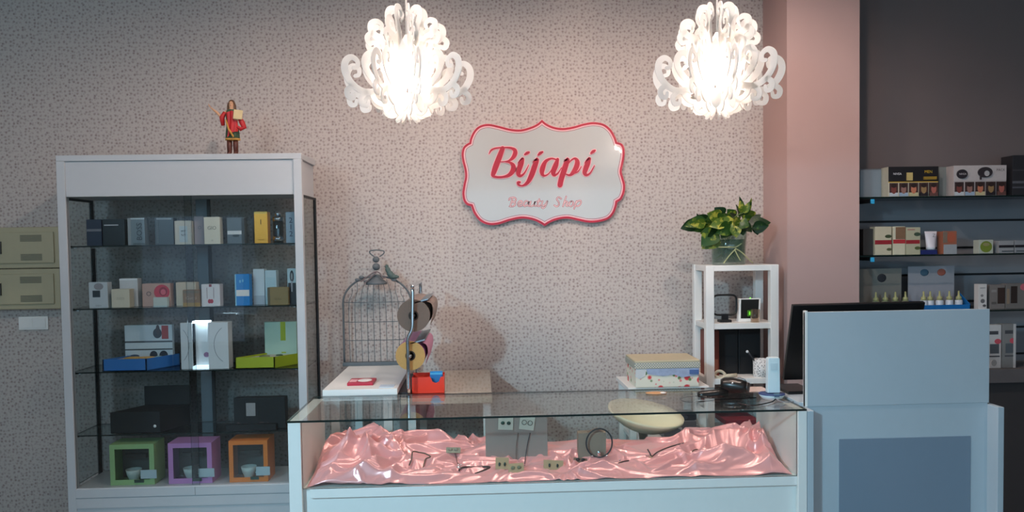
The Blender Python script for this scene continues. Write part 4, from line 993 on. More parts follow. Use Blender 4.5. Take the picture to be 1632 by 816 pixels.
# gift wrap dispenser
dx = PX(656, 3.8, 520)
dsp = thing('paper_dispenser', (dx, 4.05, zt2_), 'chrome gift wrap dispenser stand carrying two paper rolls', 'dispenser')
dY0, dY1 = 3.80, 4.28
dxb = PX(652, dY0, 620)
r1c = P(659, 503, dY0); r2c = P(654, 567, dY0)
top = PZ(659, 456, dY0)
def upright(Yq):
    return [Vector((dxb, Yq, zt2_+.02)), Vector((dxb, Yq, r2c.z)), Vector((dxb+.001, Yq, r2c.z+.08)), Vector((r1c.x-.006, Yq, r1c.z-.06)), Vector((r1c.x-.003, Yq, r1c.z)), Vector((r1c.x, Yq, top-.035))]
hp_ = upright(dY0-.025)+[Vector((r1c.x, dY0-.018, top-.008)), Vector((r1c.x, dY0+.01, top)), Vector((r1c.x, dY1-.02, top)), Vector((r1c.x, dY1+.004, top-.008))]+upright(dY1+.01)[::-1]
MB().tube(catmull(hp_, 5), .0085, 10).build('chrome_hoop', CHROME, dsp, smooth=True)
MB().box(dxb-.06, dxb+.006, dY0-.03, dY1+.06, zt2_, zt2_+.022).build('base_plate', BLACK, dsp, bevel=.003)
for c, lb in ((r1c, 0), (r2c, 1)):
    MB().tube([(c.x, dY0-.032, c.z), (c.x, dY1+.02, c.z)], .008, 10).build('spindle', CHROME, dsp, smooth=True)
    bx = c.x+.035; bz = c.z+.068 if lb == 0 else c.z+.066
    MB().obox((bx, (dY0+dY1)/2, bz), (.07, dY1-dY0, .006), Matrix.Rotation(-.25, 3, 'Y')).build('cutter_bar', ALU, dsp)
def roll(c, R, m_out, m_end, label, tail):
    t = thing('paper_roll', (c.x, (dY0+dY1)/2, c.z-R), label, 'paper roll', 'gift wrap rolls')
    n = 28; mb = MB(); ri = .024
    ring = lambda r, y: [(c.x+r*math.cos(2*math.pi*i/n), y, c.z+r*math.sin(2*math.pi*i/n)) for i in range(n)]
    mb.add(ring(R, dY0)+ring(R, dY1), [(i, (i+1) % n, n+(i+1) % n, n+i) for i in range(n)])
    mb.build('wrapping_sheet', m_out, t, smooth=True, fix=True)
    for y in (dY0, dY1): MB().add(ring(R, y)+ring(ri, y), [(i, (i+1) % n, n+(i+1) % n, n+i) for i in range(n)]).build('roll_end', m_end, t)
    cr = MB(); cr.add(ring(ri, dY0-.001)+ring(ri, dY1), [(i, (i+1) % n, n+(i+1) % n, n+i) for i in range(n)]); cr.add(ring(ri, dY0-.001)+ring(ri*.72, dY0-.001), [(i, (i+1) % n, n+(i+1) % n, n+i) for i in range(n)])
    cr.build('cardboard_core', mat('core_dark', (52, 42, 36), .8), t)
    tl = MB(); q = [(c.x+R*.55, c.z+R*.84), (c.x+R*1.05, c.z+R*.75), (c.x+R*1.18, c.z+R*.2), (c.x+R*.98, c.z-.05)]
    q = catmull(q, 5)
    tl.add([(a, dY0+.01, b) for a, b in q]+[(a, dY1-.01, b) for a, b in q], [(i, i+1, len(q)+i+1, len(q)+i) for i in range(len(q)-1)])
    tl.build('loose_sheet', m_out, t, smooth=True, fix=False)
roll(r1c, 26*dY0/FPX, mat('taupe_paper', (146, 126, 116), .5), mat('brown_roll_end', (112, 92, 80), .7, var=.1, scale=120), 'upper brown gift wrap roll on the chrome dispenser', 0)
roll(r2c, 23.5*dY0/FPX, mat('pink_paper', (206, 140, 172), .5), mat('gold_roll_end', (186, 142, 78), .6, var=.1, scale=120), 'lower pink gift wrap roll with golden end', 1)

# ------------------------------------------------------------------ birdcage
WIRE = mat('grey_green_wire', (92, 98, 102), .55, var=.12, scale=60)
BY = 4.5
cb = P(602, 576, BY); cz0 = zt
cl_, cr_ = PX(548, BY, 530), PX(656, BY, 530); cw = (cr_-cl_)/2; cxm = (cl_+cr_)/2
zsh = PZ(602, 482, BY); ztop = PZ(602, 440, BY)
cage = thing('birdcage', (cxm, BY, cz0), 'grey wire decorative birdcage with a small bird on its dome', 'birdcage')
H = ztop-zsh
def dome(u):  # height over shoulder for u in -1..1
    return H*math.sqrt(max(0, 1-abs(u)**2.1))
arch = [(cl_, BY, cz0+.012)]+[(cl_, BY, cz0+(zsh-cz0)*k/4) for k in range(1, 5)]+[(cxm+cw*math.sin(a), BY, zsh+H*math.cos(a)) for a in [-math.pi/2+math.pi*k/24 for k in range(1, 24)]]+[(cr_, BY, zsh-(zsh-cz0-.012)*k/4) for k in range(0, 5)]
MB().tube(arch, .0055, 8).build('outer_frame', WIRE, cage, smooth=True)
MB().box(cl_-.006, cr_+.006, BY-.03, BY+.012, cz0, cz0+.02).build('base_rail', WIRE, cage, bevel=.003)
for kx in range(1, 11):
    u = -1+2*kx/11; x = cxm+cw*u
    bow = -.035*math.sqrt(1-u*u)
    pts = [(x, BY+bow*.6, cz0+.02), (x, BY+bow, zsh-.02), (x-cw*u*.12, BY+bow, zsh+dome(u)*.55), (x-cw*u*.35 if abs(u) < .6 else x-cw*u*.12, BY+bow*.5, zsh+dome(u)*.97)]
    MB().tube(catmull(pts, 5), .0017, 6).build('cage_wire', WIRE, cage, smooth=True)
for py_ in (481, 512, 541):
    zz = PZ(602, py_, BY)
    MB().tube([(cxm+cw*u, BY-.036*math.sqrt(max(0, 1-u*u)), zz) for u in [-1+k/8 for k in range(17)]], .002, 6).build('cage_hoop', WIRE, cage, smooth=True)
ft = P(600, 446, BY-.01)
cap = MB().lathe([(.0, -.025), (.06, -.025), (.056, -.012), (.04, .0), (.022, .018), (.02, .03), (.0, .03)], ft.x, BY-.01, 20, z0=ft.z).build('roof_cap', WIRE, cage, smooth=True)
zb1 = PZ(600, 425, BY); zb2_ = PZ(600, 413.5, BY)
MB().ball((ft.x, BY-.01, zb1), (.022, .022, .021), 16).build('finial_ball', WIRE, cap, smooth=True)
MB().ball((ft.x, BY-.01, zb2_), (.019, .019, .018), 16).build('finial_ball', WIRE, cap, smooth=True)
hp = [P(596.5, 409, BY), P(590, 404, BY), P(590, 400, BY), P(600, 398.5, BY), P(611, 400, BY), P(611.5, 404, BY), P(605, 409, BY)]
MB().tube(catmull(hp, 6), .0035, 8).build('hanging_ring', WIRE, cage, smooth=True)
TW2 = mat('dried_twig', (120, 104, 104), .8)
for pl in ([(575, 449), (584, 442), (594, 435), (601, 432.5)], [(601, 433), (606, 436), (610, 443), (616, 441)], [(580, 452), (588, 445), (595, 438), (600, 434)]):
    MB().tube(catmull([P(a, b, BY-.05) for a, b in pl], 5), .0035, 6).build('ribbon', TW2, cage, smooth=True)
BIRD = mat('verdigris_bird', (78, 96, 92), .6, var=.15, scale=80)
MB().tube(catmull([P(615, 423.5, BY-.03), P(617, 427, BY-.03), P(620, 434, BY-.03), P(625, 440, BY-.03), P(630, 441, BY-.03), P(636, 441, BY-.03)], 5), [.007]*3+[.010]*3+[.014]*5+[.018]*5+[.015]*4+[.011]*3+[.006]*2+[.003], 10).build('bird', BIRD, cage, smooth=True)
MB().ball(P(616.5, 424.5, BY-.03), .0105, 12).build('bird_head', BIRD, cage, smooth=True)
MB().tube([P(613.5, 424.5, BY-.032), P(610.8, 425.5, BY-.034)], [.003, .0008], 6).build('beak', BIRD, cage, smooth=True)
for a, b in ((570, 446), (576, 442), (628, 446), (584, 449)): MB().ball(P(a, b, BY-.03), (.016, .006, .009), 10).build('leaf', WIRE, cage, smooth=True)

# ------------------------------------------------------------------ white corner shelf unit
UX0, UX1, UY0, UY1, UZ = 1.203, 1.597, 4.22, 4.50, 1.487
un = thing('shelf_unit', ((UX0+UX1)/2, (UY0+UY1)/2, 0), 'white plastic open shelf unit in the corner by the pillar', 'shelf unit')
lw_ = .045
for x in (UX0, UX1-lw_):
    for y in (UY0, UY1-lw_): MB().box(x, x+lw_, y, y+lw_, 0, UZ).build('leg', PLASTIC, un, bevel=.004)
US = [UZ, PZ(1180, 515, UY0), PZ(1180, 603, UY0), PZ(1180, 690, UY0), .35]
for i, zz in enumerate(US):
    MB().box(UX0+.006, UX1-.006, UY0+.006, UY1-.006, zz-.032, zz-.001).build('shelf', PLASTIC, un, bevel=.003)
# plant and vase -------------------------------------------------
VX, VY = PX(1162, 4.33, 400), 4.34
vase = thing('glass_vase', (VX, VY, UZ), 'clear glass vase of water on the white shelf unit', 'vase')
vh = PZ(1162, 366, VY)-UZ
MB().lathe([(.0, 0), (.085, 0), (.09, .006), (.092, vh*.5), (.1, vh), (.096, vh), (.088, vh*.5), (.086, .012), (.0, .012)], VX, VY, 28, z0=UZ).build('vase_body', glass('vase_glass', tint=(.84, .92, .88), f0=.06, haze=.05), vase, smooth=True)
MB().lathe([(.0, .013), (.084, .013), (.086, vh*.5), (.089, vh*.72), (.0, vh*.72)], VX, VY, 28, z0=UZ).build('water', glass('green_water', tint=(.55, .70, .58), f0=.03, haze=.16, hazecol=(70, 100, 74)), vase, smooth=True)
plant = thing('pothos_plant', (VX, VY, UZ+.02), 'green and yellow variegated pothos growing in the glass vase', 'plant')
def leafmat(name, c1, c2, bias):
    m = bpy.data.materials.new(name); m.use_nodes = True; nt = m.node_tree; b = nt.nodes['Principled BSDF']; b.inputs['Roughness'].default_value = .38
    tc = nt.nodes.new('ShaderNodeTexCoord'); nz = nt.nodes.new('ShaderNodeTexNoise'); nz.inputs['Scale'].default_value = 38; nz.inputs['Detail'].default_value = 4
    cr = nt.nodes.new('ShaderNodeValToRGB'); cr.color_ramp.elements[0].position = bias; cr.color_ramp.elements[1].position = bias+.12
    cr.color_ramp.elements[0].color = lin(c1); cr.color_ramp.elements[1].color = lin(c2)
    nt.links.new(tc.outputs['Object'], nz.inputs['Vector']); nt.links.new(nz.outputs['Fac'], cr.inputs[0]); nt.links.new(cr.outputs[0], b.inputs['Base Color'])
    tr = nt.nodes.new('ShaderNodeBsdfTranslucent'); ms = nt.nodes.new('ShaderNodeMixShader'); ms.inputs[0].default_value = .2
    nt.links.new(cr.outputs[0], tr.inputs['Color']); nt.links.new(b.outputs[0], ms.inputs[1]); nt.links.new(tr.outputs[0], ms.inputs[2]); nt.links.new(ms.outputs[0], nt.nodes['Material Output'].inputs['Surface'])
    return m
LM = [leafmat('leaf_dark', (22, 52, 22), (66, 98, 30), .60), leafmat('leaf_mid', (42, 78, 26), (128, 142, 42), .55), leafmat('leaf_yellow', (78, 106, 30), (172, 170, 66), .50)]
random.seed(11)
STEM = mat('leaf_stem', (96, 122, 60), .5)
def leaf(tip, base, width, m, roll_=0.0, cup=.18):
    base, tip = Vector(base), Vector(tip); d = tip-base; L = d.length; d.normalize()
    view = Vector((.35, -1, .25)).normalized()
    nrm = (view-d*view.dot(d)); nrm = nrm.normalized() if nrm.length > .05 else d.orthogonal().normalized()
    nrm = Matrix.Rotation(roll_, 3, d) @ nrm; sd = d.cross(nrm)
    n = 9; rows = []
    for i in range(n+1):
        t = i/n
        w_ = width/2*(math.sin(math.pi*min(1, t*1.0)**.62)**.85)*(1-.15*t) if 0 < t < 1 else 0.0
        for s_ in (-1, -.5, 0, .5, 1):
            back = -.12*L*(1-t)**6*abs(s_)          # heart-shaped lobes
            rows.append(base+d*(L*t+back)+sd*(w_*s_)+nrm*(cup*w_*abs(s_)-.16*L*t*t))
    fs = [(i*5+j, i*5+j+1, (i+1)*5+j+1, (i+1)*5+j) for i in range(n) for j in range(4)]
    MB().add(rows, fs).build('leaf', m, plant, smooth=True, fix=False)
    neck = Vector((VX+random.uniform(-.06, .06), VY+random.uniform(-.04, .04), UZ+vh*.9))
    mid = (neck+base)/2+Vector((0, 0, .02))
    MB().tube(catmull([neck, mid, base], 4), .0018, 5).build('leaf_stem', STEM, plant, smooth=True)
spec = [  # base px, tip px, depth, width px, material
 (1105, 358, 1086, 364, 4.30, 20, 0), (1118, 352, 1092, 360, 4.26, 18, 1), (1125, 350, 1098, 352, 4.34, 18, 0), (1112, 349, 1112, 340, 4.36, 9, 0),
 (1128, 358, 1108, 370, 4.24, 20, 1), (1133, 362, 1118, 374, 4.22, 18, 2), (1140, 348, 1126, 352, 4.26, 20, 1), (1145, 345, 1128, 341, 4.24, 22, 2),
 (1150, 342, 1140, 331, 4.36, 22, 0), (1153, 346, 1147, 358, 4.22, 24, 1), (1140, 380, 1120, 396, 4.22, 26, 2), (1136, 372, 1119, 392, 4.20, 30, 1),
 (1160, 350, 1153, 340, 4.32, 22, 1), (1165, 352, 1150, 362, 4.20, 20, 2), (1160, 362, 1143, 372, 4.18, 24, 1), (1170, 360, 1158, 376, 4.20, 24, 1),
 (1172, 352, 1166, 338, 4.30, 24, 0), (1175, 350, 1172, 366, 4.20, 22, 2), (1178, 345, 1176, 325, 4.30, 20, 0), (1182, 338, 1182, 313, 4.28, 15, 0),
 (1183, 335, 1180, 320, 4.24, 12, 2), (1190, 338, 1201, 316, 4.26, 11, 1), (1188, 336, 1194, 322, 4.22, 10, 2), (1190, 350, 1200, 338, 4.32, 22, 1),
 (1195, 354, 1213, 341, 4.34, 16, 0), (1198, 358, 1218, 350, 4.30, 22, 0), (1200, 358, 1229, 352, 4.26, 26, 0), (1205, 362, 1226, 360, 4.24, 20, 0),
 (1185, 360, 1200, 368, 4.20, 26, 0), (1180, 362, 1186, 374, 4.18, 22, 0), (1190, 352, 1186, 344, 4.22, 20, 1), (1196, 345, 1194, 335, 4.30, 20, 2),
 (1168, 344, 1160, 334, 4.36, 18, 1), (1150, 356, 1132, 360, 4.18, 18, 2), (1158, 370, 1150, 380, 4.20, 16, 0), (1205, 364, 1208, 374, 4.30, 14, 0),
 (1172, 364, 1174, 378, 4.17, 18, 2), (1142, 366, 1130, 378, 4.2, 20, 0), (1120, 356, 1102, 358, 4.22, 16, 2), (1182, 356, 1194, 360, 4.17, 20, 1)]
for bx_, by_, tx_, ty_, Yq, wp, mi in spec:
    ex, ey = bx_+(bx_-tx_)*.15, by_+(by_-ty_)*.15
    leaf(P(tx_, ty_, Yq), P(ex, ey, Yq+.02), wp*Yq/FPX*1.1, LM[mi], random.uniform(-.6, .6))
for i in range(14):
    a = random.uniform(0, 6.28); r = random.uniform(.01, .07)
    MB().tube(catmull([Vector((VX+r*.6*math.cos(a), VY+r*.6*math.sin(a), UZ+vh*.92)), Vector((VX+r*.3*math.cos(a+1), VY+r*.3*math.sin(a+1), UZ+vh*.5)), Vector((VX+r*math.cos(a+.5), VY+r*math.sin(a+.5), UZ+.03))], 4), .0022, 5).build('root_stem', mat('pale_root', (150, 160, 110), .6), plant, smooth=True)
ROOTM = mat('aerial_root', (176, 176, 130), .6)
for pl in ([(1172, 396), (1182, 402), (1194, 414), (1200, 419)], [(1172, 397), (1162, 408), (1153, 420)], [(1160, 393), (1172, 394), (1182, 388)], [(1138, 393), (1152, 394), (1168, 394)], [(1171, 398), (1176, 408), (1180, 415)]):
    MB().tube(catmull([P(a, b, VY-.105) for a, b in pl], 5), .003, 6).build('aerial_root', ROOTM, plant, smooth=True)

# things on the shelf unit ---------------------------------------
z = US[1]-.001
# black round-cornered ring stand (empty frame)
yf = 4.30; fx0, fx1 = PX(1136, yf, 490), PX(1174, yf, 490); fz0, fz1 = PZ(1155, 502, yf), PZ(1155, 470, yf)
fr = thing('table_frame', ((fx0+fx1)/2, yf, z), 'black round cornered see through stand on the shelf unit', 'stand')
cxx, czz = (fx0+fx1)/2, (fz0+fz1)/2; a_, b_ = (fx1-fx0)/2, (fz1-fz0)/2
pts = [(cxx+a_*math.copysign(abs(math.cos(t))**.42, math.cos(t)), yf, czz+b_*math.copysign(abs(math.sin(t))**.42, math.sin(t))) for t in [2*math.pi*i/40 for i in range(40)]]
MB().tube(pts, .0055, 8, closed=True).build('rim', BLACK, fr, smooth=True)
MB().box(cxx-.033, cxx+.033, yf-.02, yf+.03, z, z+.014).build('foot', BLACK, fr, bevel=.003)
MB().box(cxx-.018, cxx+.018, yf-.006, yf+.006, z+.012, fz0+.006).build('neck', BLACK, fr)
# digital clock
ck0, ck1 = PX(1177, yf, 495), PX(1212, yf, 495); ckt = PZ(1195, 476, yf)
ck = thing('digital_clock', ((ck0+ck1)/2, yf+.02, z), 'white desk clock with green digits on the shelf unit', 'clock')
MB().prism([(ck0, z), (ck1-.004, z), (ck1+.003, ckt), (ck0+.006, ckt)], (0, yf, 0), (1, 0, 0), (0, 0, 1), -.035).build('case', PLASTIC, ck, bevel=.003)
MB().prism([(ck0+.012, z+.018), (ck1-.014, z+.018), (ck1-.008, ckt-.004), (ck0+.014, ckt-.004)], (0, yf-.001, 0), (1, 0, 0), (0, 0, 1), -.004).build('screen', mat('clock_screen', (34, 34, 32), .25), ck)
GRN = mat('green_led', (120, 230, 60), .4, emit=((120, 230, 50), 1.6), var=0)
MB().box((ck0+ck1)/2-.012, (ck0+ck1)/2+.016, yf-.0022, yf-.0015, z+.03, z+.062).build('lit_patch', mat('green_glow', (60, 110, 30), .4, emit=((70, 130, 30), .25), var=0), ck)
lettering('8', ((ck0+ck1)/2+.002, yf-.003, z+.046), .018, GRN, ck)
MB().ball(((ck0+ck1)/2+.008, yf+.01, ckt+.002), .004, 10).build('indicator', GRN, ck, smooth=True)
gc = P(1204, 500, 4.25)
cup = MB().lathe([(.0, 0), (.022, 0), (.026, .07), (.024, .07), (.02, .005), (.0, .005)], gc.x, 4.26, 20, z0=z).build('drinking_glass', glass('small_glass', tint=(.93, .86, .80), f0=.08), smooth=True)
tag(cup, 'small clear drinking glass in front of the digital clock', 'glass')
z = US[2]-.001
for i, (a, b, col, lab) in enumerate(((1144, 1176, (14, 14, 16), 'black file box at left on third level of the shelf unit'), (1177, 1212, (16, 16, 19), 'black file box at right on third level of the shelf unit'))):
    xx0, xx1 = PX(a, 4.36, 560), PX(b, 4.36, 560)
    t = thing('file_box', ((xx0+xx1)/2, 4.41, z), lab, 'file box', 'black file boxes on the shelf unit')
    bo = MB().box(xx0, xx1, 4.36, 4.46, z, PZ(1170, 524, 4.36)).build('box_body', mat('black_file_card', (15, 15, 18), .6), t, bevel=.003)
    MB().box(xx0+.01, xx1-.01, 4.357, 4.36, z+.02, z+.10).build('front_lip', mat('black_file_lip', (24, 24, 27), .5), bo)
bn = thing('binder', (PX(1129, 4.38, 570), 4.4, z), 'reddish brown binder at the left end of the black file boxes', 'binder')
MB().box(PX(1121, 4.38, 570), PX(1142, 4.38, 570), 4.33, 4.44, z, PZ(1130, 526, 4.38)).build('cover', mat('rust_board', (120, 56, 44), .6), bn, bevel=.002)
MB().box(PX(1123, 4.38, 570), PX(1140, 4.38, 570), 4.328, 4.335, z+.03, z+.09).build('spine_label', mat('rust_label', (150, 90, 70), .7), bn)
mc = P(1213, 590, 4.27); mz = PZ(1213, 572, 4.27)
MUGM = bpy.data.materials.new('speckled_mug'); MUGM.use_nodes = True
nt = MUGM.node_tree; vr = nt.nodes.new('ShaderNodeTexVoronoi'); vr.inputs['Scale'].default_value = 110; tc = nt.nodes.new('ShaderNodeTexCoord'); cr = nt.nodes.new('ShaderNodeValToRGB')
cr.color_ramp.elements[0].position = .22; cr.color_ramp.elements[1].position = .34; cr.color_ramp.elements[0].color = lin((40, 40, 46)); cr.color_ramp.elements[1].color = lin((216, 214, 212))
nt.links.new(tc.outputs['Object'], vr.inputs['Vector']); nt.links.new(vr.outputs['Distance'], cr.inputs[0]); nt.links.new(cr.outputs[0], nt.nodes['Principled BSDF'].inputs['Base Color'])
mg = thing('pen_pot', (mc.x, 4.27, z), 'white pen pot with dark speckles on the shelf unit', 'pen pot')
hh = mz-z
MB().lathe([(.0, 0), (.04, 0), (.042, .004), (.043, hh), (.040, hh), (.039, .006), (.0, .006)], mc.x, 4.27, 24, z0=z).build('pot', MUGM, mg, smooth=True)
pn = thing('pen', (mc.x-.01, 4.27, z+.01), 'black and white pen leaning in the speckled pot', 'pen')
MB().tube([(mc.x+.01, 4.265, z+.012), P(1200, 571, 4.26), P(1191, 560, 4.25)], [.004, .005, .006], 8).build('barrel', INK, pn, smooth=True)
MB().ball(P(1191, 560.5, 4.25), .008, 10).build('pen_top', INKW, pn, smooth=True)
ro_ = thing('cloth_roll', (PX(1150, 4.26, 598), 4.26, z), 'small beige rolled cloth lying on the shelf unit', 'cloth')
MB().tube(catmull([P(1139, 598, 4.26), P(1143, 592, 4.26), P(1150, 592, 4.26), P(1156, 598, 4.25), P(1149, 602, 4.25), P(1142, 600, 4.25)], 5, True), .008, 8, closed=True).build('twist', mat('beige_cloth', (206, 192, 168), .9, var=.08), ro_, smooth=True)
MB().tube([P(1155, 599, 4.25), P(1174, 597.5, 4.26)], .009, 8).build('rolled_end', mat('beige_cloth', (206, 192, 168), .9), ro_, smooth=True)
z = US[3]-.001
rb = carton('storage_box', 1163, 1208, 676, z, 4.24, .18, (206, 210, 214), 'white box with dark red lid low on the shelf unit', seam=False)
MB().box(PX(1156, 4.24, 670), PX(1209, 4.24, 670), 4.235, 4.43, PZ(1185, 677, 4.24), PZ(1185, 669, 4.24)).build('lid', mat('maroon_lid', (140, 30, 44), .5), rb, bevel=.002)

# ------------------------------------------------------------------ side table with floral box
sx0, sx1, sy0, sy1 = PX(1001, 4.06, 620), 1.17, 4.06, 4.42; sz = PZ(1060, 619, 4.02)
sd_ = thing('side_table', ((sx0+sx1)/2, (sy0+sy1)/2, 0), 'low white side table carrying the floral box', 'table')
MB().box(sx0, sx1, sy0, sy1, sz-.022, sz).build('table_top', PLASTIC, sd_, bevel=.002)
for x in (sx0+.01, sx1-.045):
    for y in (sy0+.01, sy1-.045): MB().box(x, x+.035, y, y+.035, 0, sz-.022).build('leg', PLASTIC, sd_, bevel=.002)
lz = PZ(1085, 701, 4.05); MB().box(sx0+.03, sx1-.03, sy0+.03, sy1-.03, lz-.02, lz).build('lower_shelf', PLASTIC, sd_)
fbx = thing('storage_box', (PX(1060, 4.06, 600), 4.16, sz), 'fabric covered box with red flowers and gingham lid', 'box')
X0, X1 = PX(1013, 4.05, 600), PX(1114, 4.05, 600); zt_ = PZ(1063, 581, 4.05)
FLO = bpy.data.materials.new('floral_fabric'); FLO.use_nodes = True; nt = FLO.node_tree; b = nt.nodes['Principled BSDF']; b.inputs['Roughness'].default_value = .8
tc = nt.nodes.new('ShaderNodeTexCoord'); prev = None
for sc, rad, c, off in ((17, .30, (206, 60, 66), 0), (23, .24, (96, 128, 74), 3.3), (30, .2, (226, 130, 130), 7.1)):
    v = nt.nodes.new('ShaderNodeTexVoronoi'); v.inputs['Scale'].default_value = sc
    ad = nt.nodes.new('ShaderNodeVectorMath'); ad.inputs[1].default_value = (off, off*.3, off); nt.links.new(tc.outputs['Object'], ad.inputs[0]); nt.links.new(ad.outputs[0], v.inputs['Vector'])
    mr = nt.nodes.new('ShaderNodeMapRange'); mr.inputs['From Min'].default_value = rad+.04; mr.inputs['From Max'].default_value = rad-.04; nt.links.new(v.outputs['Distance'], mr.inputs['Value'])
    mx = nt.nodes.new('ShaderNodeMix'); mx.data_type = 'RGBA'; mx.inputs[7].default_value = lin(c)
    if prev is None: mx.inputs[6].default_value = lin((220, 216, 200))
    else: nt.links.new(prev, mx.inputs[6])
    nt.links.new(mr.outputs[0], mx.inputs[0]); prev = mx.outputs[2]
nt.links.new(prev, b.inputs['Base Color'])
GIN = bpy.data.materials.new('gingham_fabric'); GIN.use_nodes = True; nt = GIN.node_tree
tc = nt.nodes.new('ShaderNodeTexCoord'); ck_ = nt.nodes.new('ShaderNodeTexChecker'); ck_.inputs['Scale'].default_value = 150
ck_.inputs['Color1'].default_value = lin((196, 192, 170)); ck_.inputs['Color2'].default_value = lin((126, 136, 140))
nt.links.new(tc.outputs['Object'], ck_.inputs['Vector']); nt.links.new(ck_.outputs['Color'], nt.nodes['Principled BSDF'].inputs['Base Color']); nt.nodes['Principled BSDF'].inputs['Roughness'].default_value = .85
MB().box(X0, X1, 4.05, 4.30, sz, zt_).build('box_body', FLO, fbx, bevel=.004)
MB().box(X0-.006, X1+.006, 4.044, 4.306, zt_-.02, zt_+.012).build('lid', GIN, fbx, bevel=.004)
MB().box(X0-.004, X1+.004, 4.046, 4.304, zt_+.012, zt_+.022).build('lid_top', mat('beige_lid_top', (190, 178, 150), .8), fbx, bevel=.004)
BLF = mat('blue_print_cloth', (150, 164, 190), .8, var=.25, scale=50)
MB().prism([(X0+.02, sz+.045), (X0+.05, sz+.062), (X0+.055, zt_-.02), (X0, zt_-.02), (X0-.002, zt_-.06)], (0, 4.047, 0), (1, 0, 0), (0, 0, 1), -.003).build('cloth_fold', mat('pale_lining', (196, 198, 200), .8), fbx)
MB().prism([(X0+.055, zt_-.02), (X0+.06, sz+.07), (X0+.14, sz+.058), (X0+.20, sz+.065), (X1-.09, sz+.05), (X1, sz+.062), (X1, zt_-.02)], (0, 4.046, 0), (1, 0, 0), (0, 0, 1), -.003).build('blue_cloth', BLF, fbx)
MB().box(X1-.05, X1-.003, 4.0425, 4.046, zt_-.05, zt_-.028).build('blue_label', mat('blue_label', (70, 100, 150), .6), fbx)
z = lz+.0005
gb = carton('storage_box', 1058, 1110, 672, z, 4.07, .16, (104, 106, 114), 'grey box with white flower print under the side table', seam=False, prints=[(.02, .0, 1, .03, (86, 88, 96))]+[(.27+.055*i, .52+.05*abs(i-2)*-1+.1, .34+.055*i, .78-.05*abs(i-2), (206, 206, 210), 'e') for i in range(5)])
zg = PZ(1084, 672, 4.07)+.0012
tag(carton('camera_box', 1068, 1110, 660.5, zg, 4.09, .12, (26, 26, 36), 'small dark navy box with round print on the grey box', seam=False, prints=[(.35, .1, .68, .9, (70, 74, 84), 'e')]))

# ------------------------------------------------------------------ shell stool behind the counter
SYS = 3.86
sc_ = P(1024, 668, SYS)
stl = thing('shell_stool', (sc_.x, SYS, 0), 'cream plastic shell stool behind the counter glass', 'stool')
SHM = mat('cream_shell', (226, 216, 184), .4, var=.02)
a_, b_ = 62*SYS/FPX, .15
vs = []; fs = []; n = 40; rings = 8
tilt = math.radians(14)
for rr in range(rings+1):
    q = rr/rings
    for i in range(n):
        t = 2*math.pi*i/n
        x = a_*q*math.cos(t); y = b_*q*math.sin(t); zz = .085*q**2.2
        vs.append((x, y, zz))
M_ = Matrix.Rotation(math.radians(10), 3, 'Y') @ Matrix.Rotation(math.radians(13), 3, 'X')
sh_c = Vector((sc_.x, SYS, PZ(1024, 682, SYS)))
vin = [sh_c+M_ @ Vector(v) for v in vs]; vout = [sh_c+M_ @ (Vector(v)*1.0+Vector((0, 0, -.014))) for v in vs]
nv = len(vs)
for rr in range(rings):
    for i in range(n):
        f = (rr*n+i, rr*n+(i+1) % n, (rr+1)*n+(i+1) % n, (rr+1)*n+i); fs.append(f); fs.append(tuple(nv+k for k in reversed(f)))
for i in range(n): fs.append((rings*n+i, rings*n+(i+1) % n, nv+rings*n+(i+1) % n, nv+rings*n+i))
MB().add(vin+vout, fs).build('seat_shell', SHM, stl, smooth=True)
MB().lathe([(.0, 0), (.19, 0), (.19, .012), (.03, .03), (.025, .05), (.025, sh_c.z-.02), (.0, sh_c.z-.02)], sc_.x, SYS, 24).build('pedestal', CHROME, stl, smooth=True)

# ------------------------------------------------------------------ things on the glass top
zc = KT+.0005
HB = mat('hairdryer_black', (22, 19, 18), .3, var=.08)
HYd = 3.56
hd_ = thing('hair_dryer', (PX(1155, HYd, 630), HYd, zc), 'black hair dryer lying on the glass counter top', 'hair dryer')
ax0 = P(1113, 631, HYd); ax1 = P(1160, 626, HYd)
MB().tube([P(1112.5, 630.5, HYd), P(1120, 630, HYd), P(1140, 627.5, HYd), P(1158, 625, HYd)], [.018, .021, .02, .022], 14).build('handle', HB, hd_, smooth=True)
hc = Vector((PX(1168, HYd, 626), HYd, zc+.036))
MB().tube([hc+Vector((-.05, .02, .002)), hc+Vector((-.035, .015, .002)), hc+Vector((0, 0, 0)), hc+Vector((.03, -.02, -.002)), hc+Vector((.052, -.03, -.004))], [.024, .034, .036, .032, .026], 18).build('motor_housing', HB, hd_, smooth=True)
MB().tube([hc+Vector((.05, -.029, -.004)), hc+Vector((.062, -.036, -.005))], [.024, .022], 16).build('nozzle', mat('dark_grill', (50, 44, 42), .4), hd_, smooth=True)
MB().tube(catmull([hc+Vector((.018, -.012, .037)), hc+Vector((.04, -.022, .034)), hc+Vector((.052, -.03, .022))], 4), .0025, 6).build('chrome_trim', CHROME, hd_, smooth=True)
MB().ball(hc+Vector((-.012, -.034, .016)), (.006, .003, .005), 10).build('switch', CHROME, hd_, smooth=True)
MB().tube(catmull([P(1113, 631, HYd), P(1098, 632, HYd+.02), P(1084, 635, HYd), P(1092, 640, HYd-.08), P(1115, 640, HYd-.1), P(1150, 637, HYd-.06), P(1205, 634, HYd)], 6), .003, 6).build('power_cord', BLACK, hd_, smooth=True)
PHY = 3.42
PHM = mat('phone_white', (206, 222, 226), .35, var=.01)
px0 = P(1230, 636, PHY)
ph = thing('cordless_phone', (px0.x, PHY, zc), 'white cordless telephone standing in its charging base on the counter', 'telephone')
bz = PZ(1230, 627, PHY)
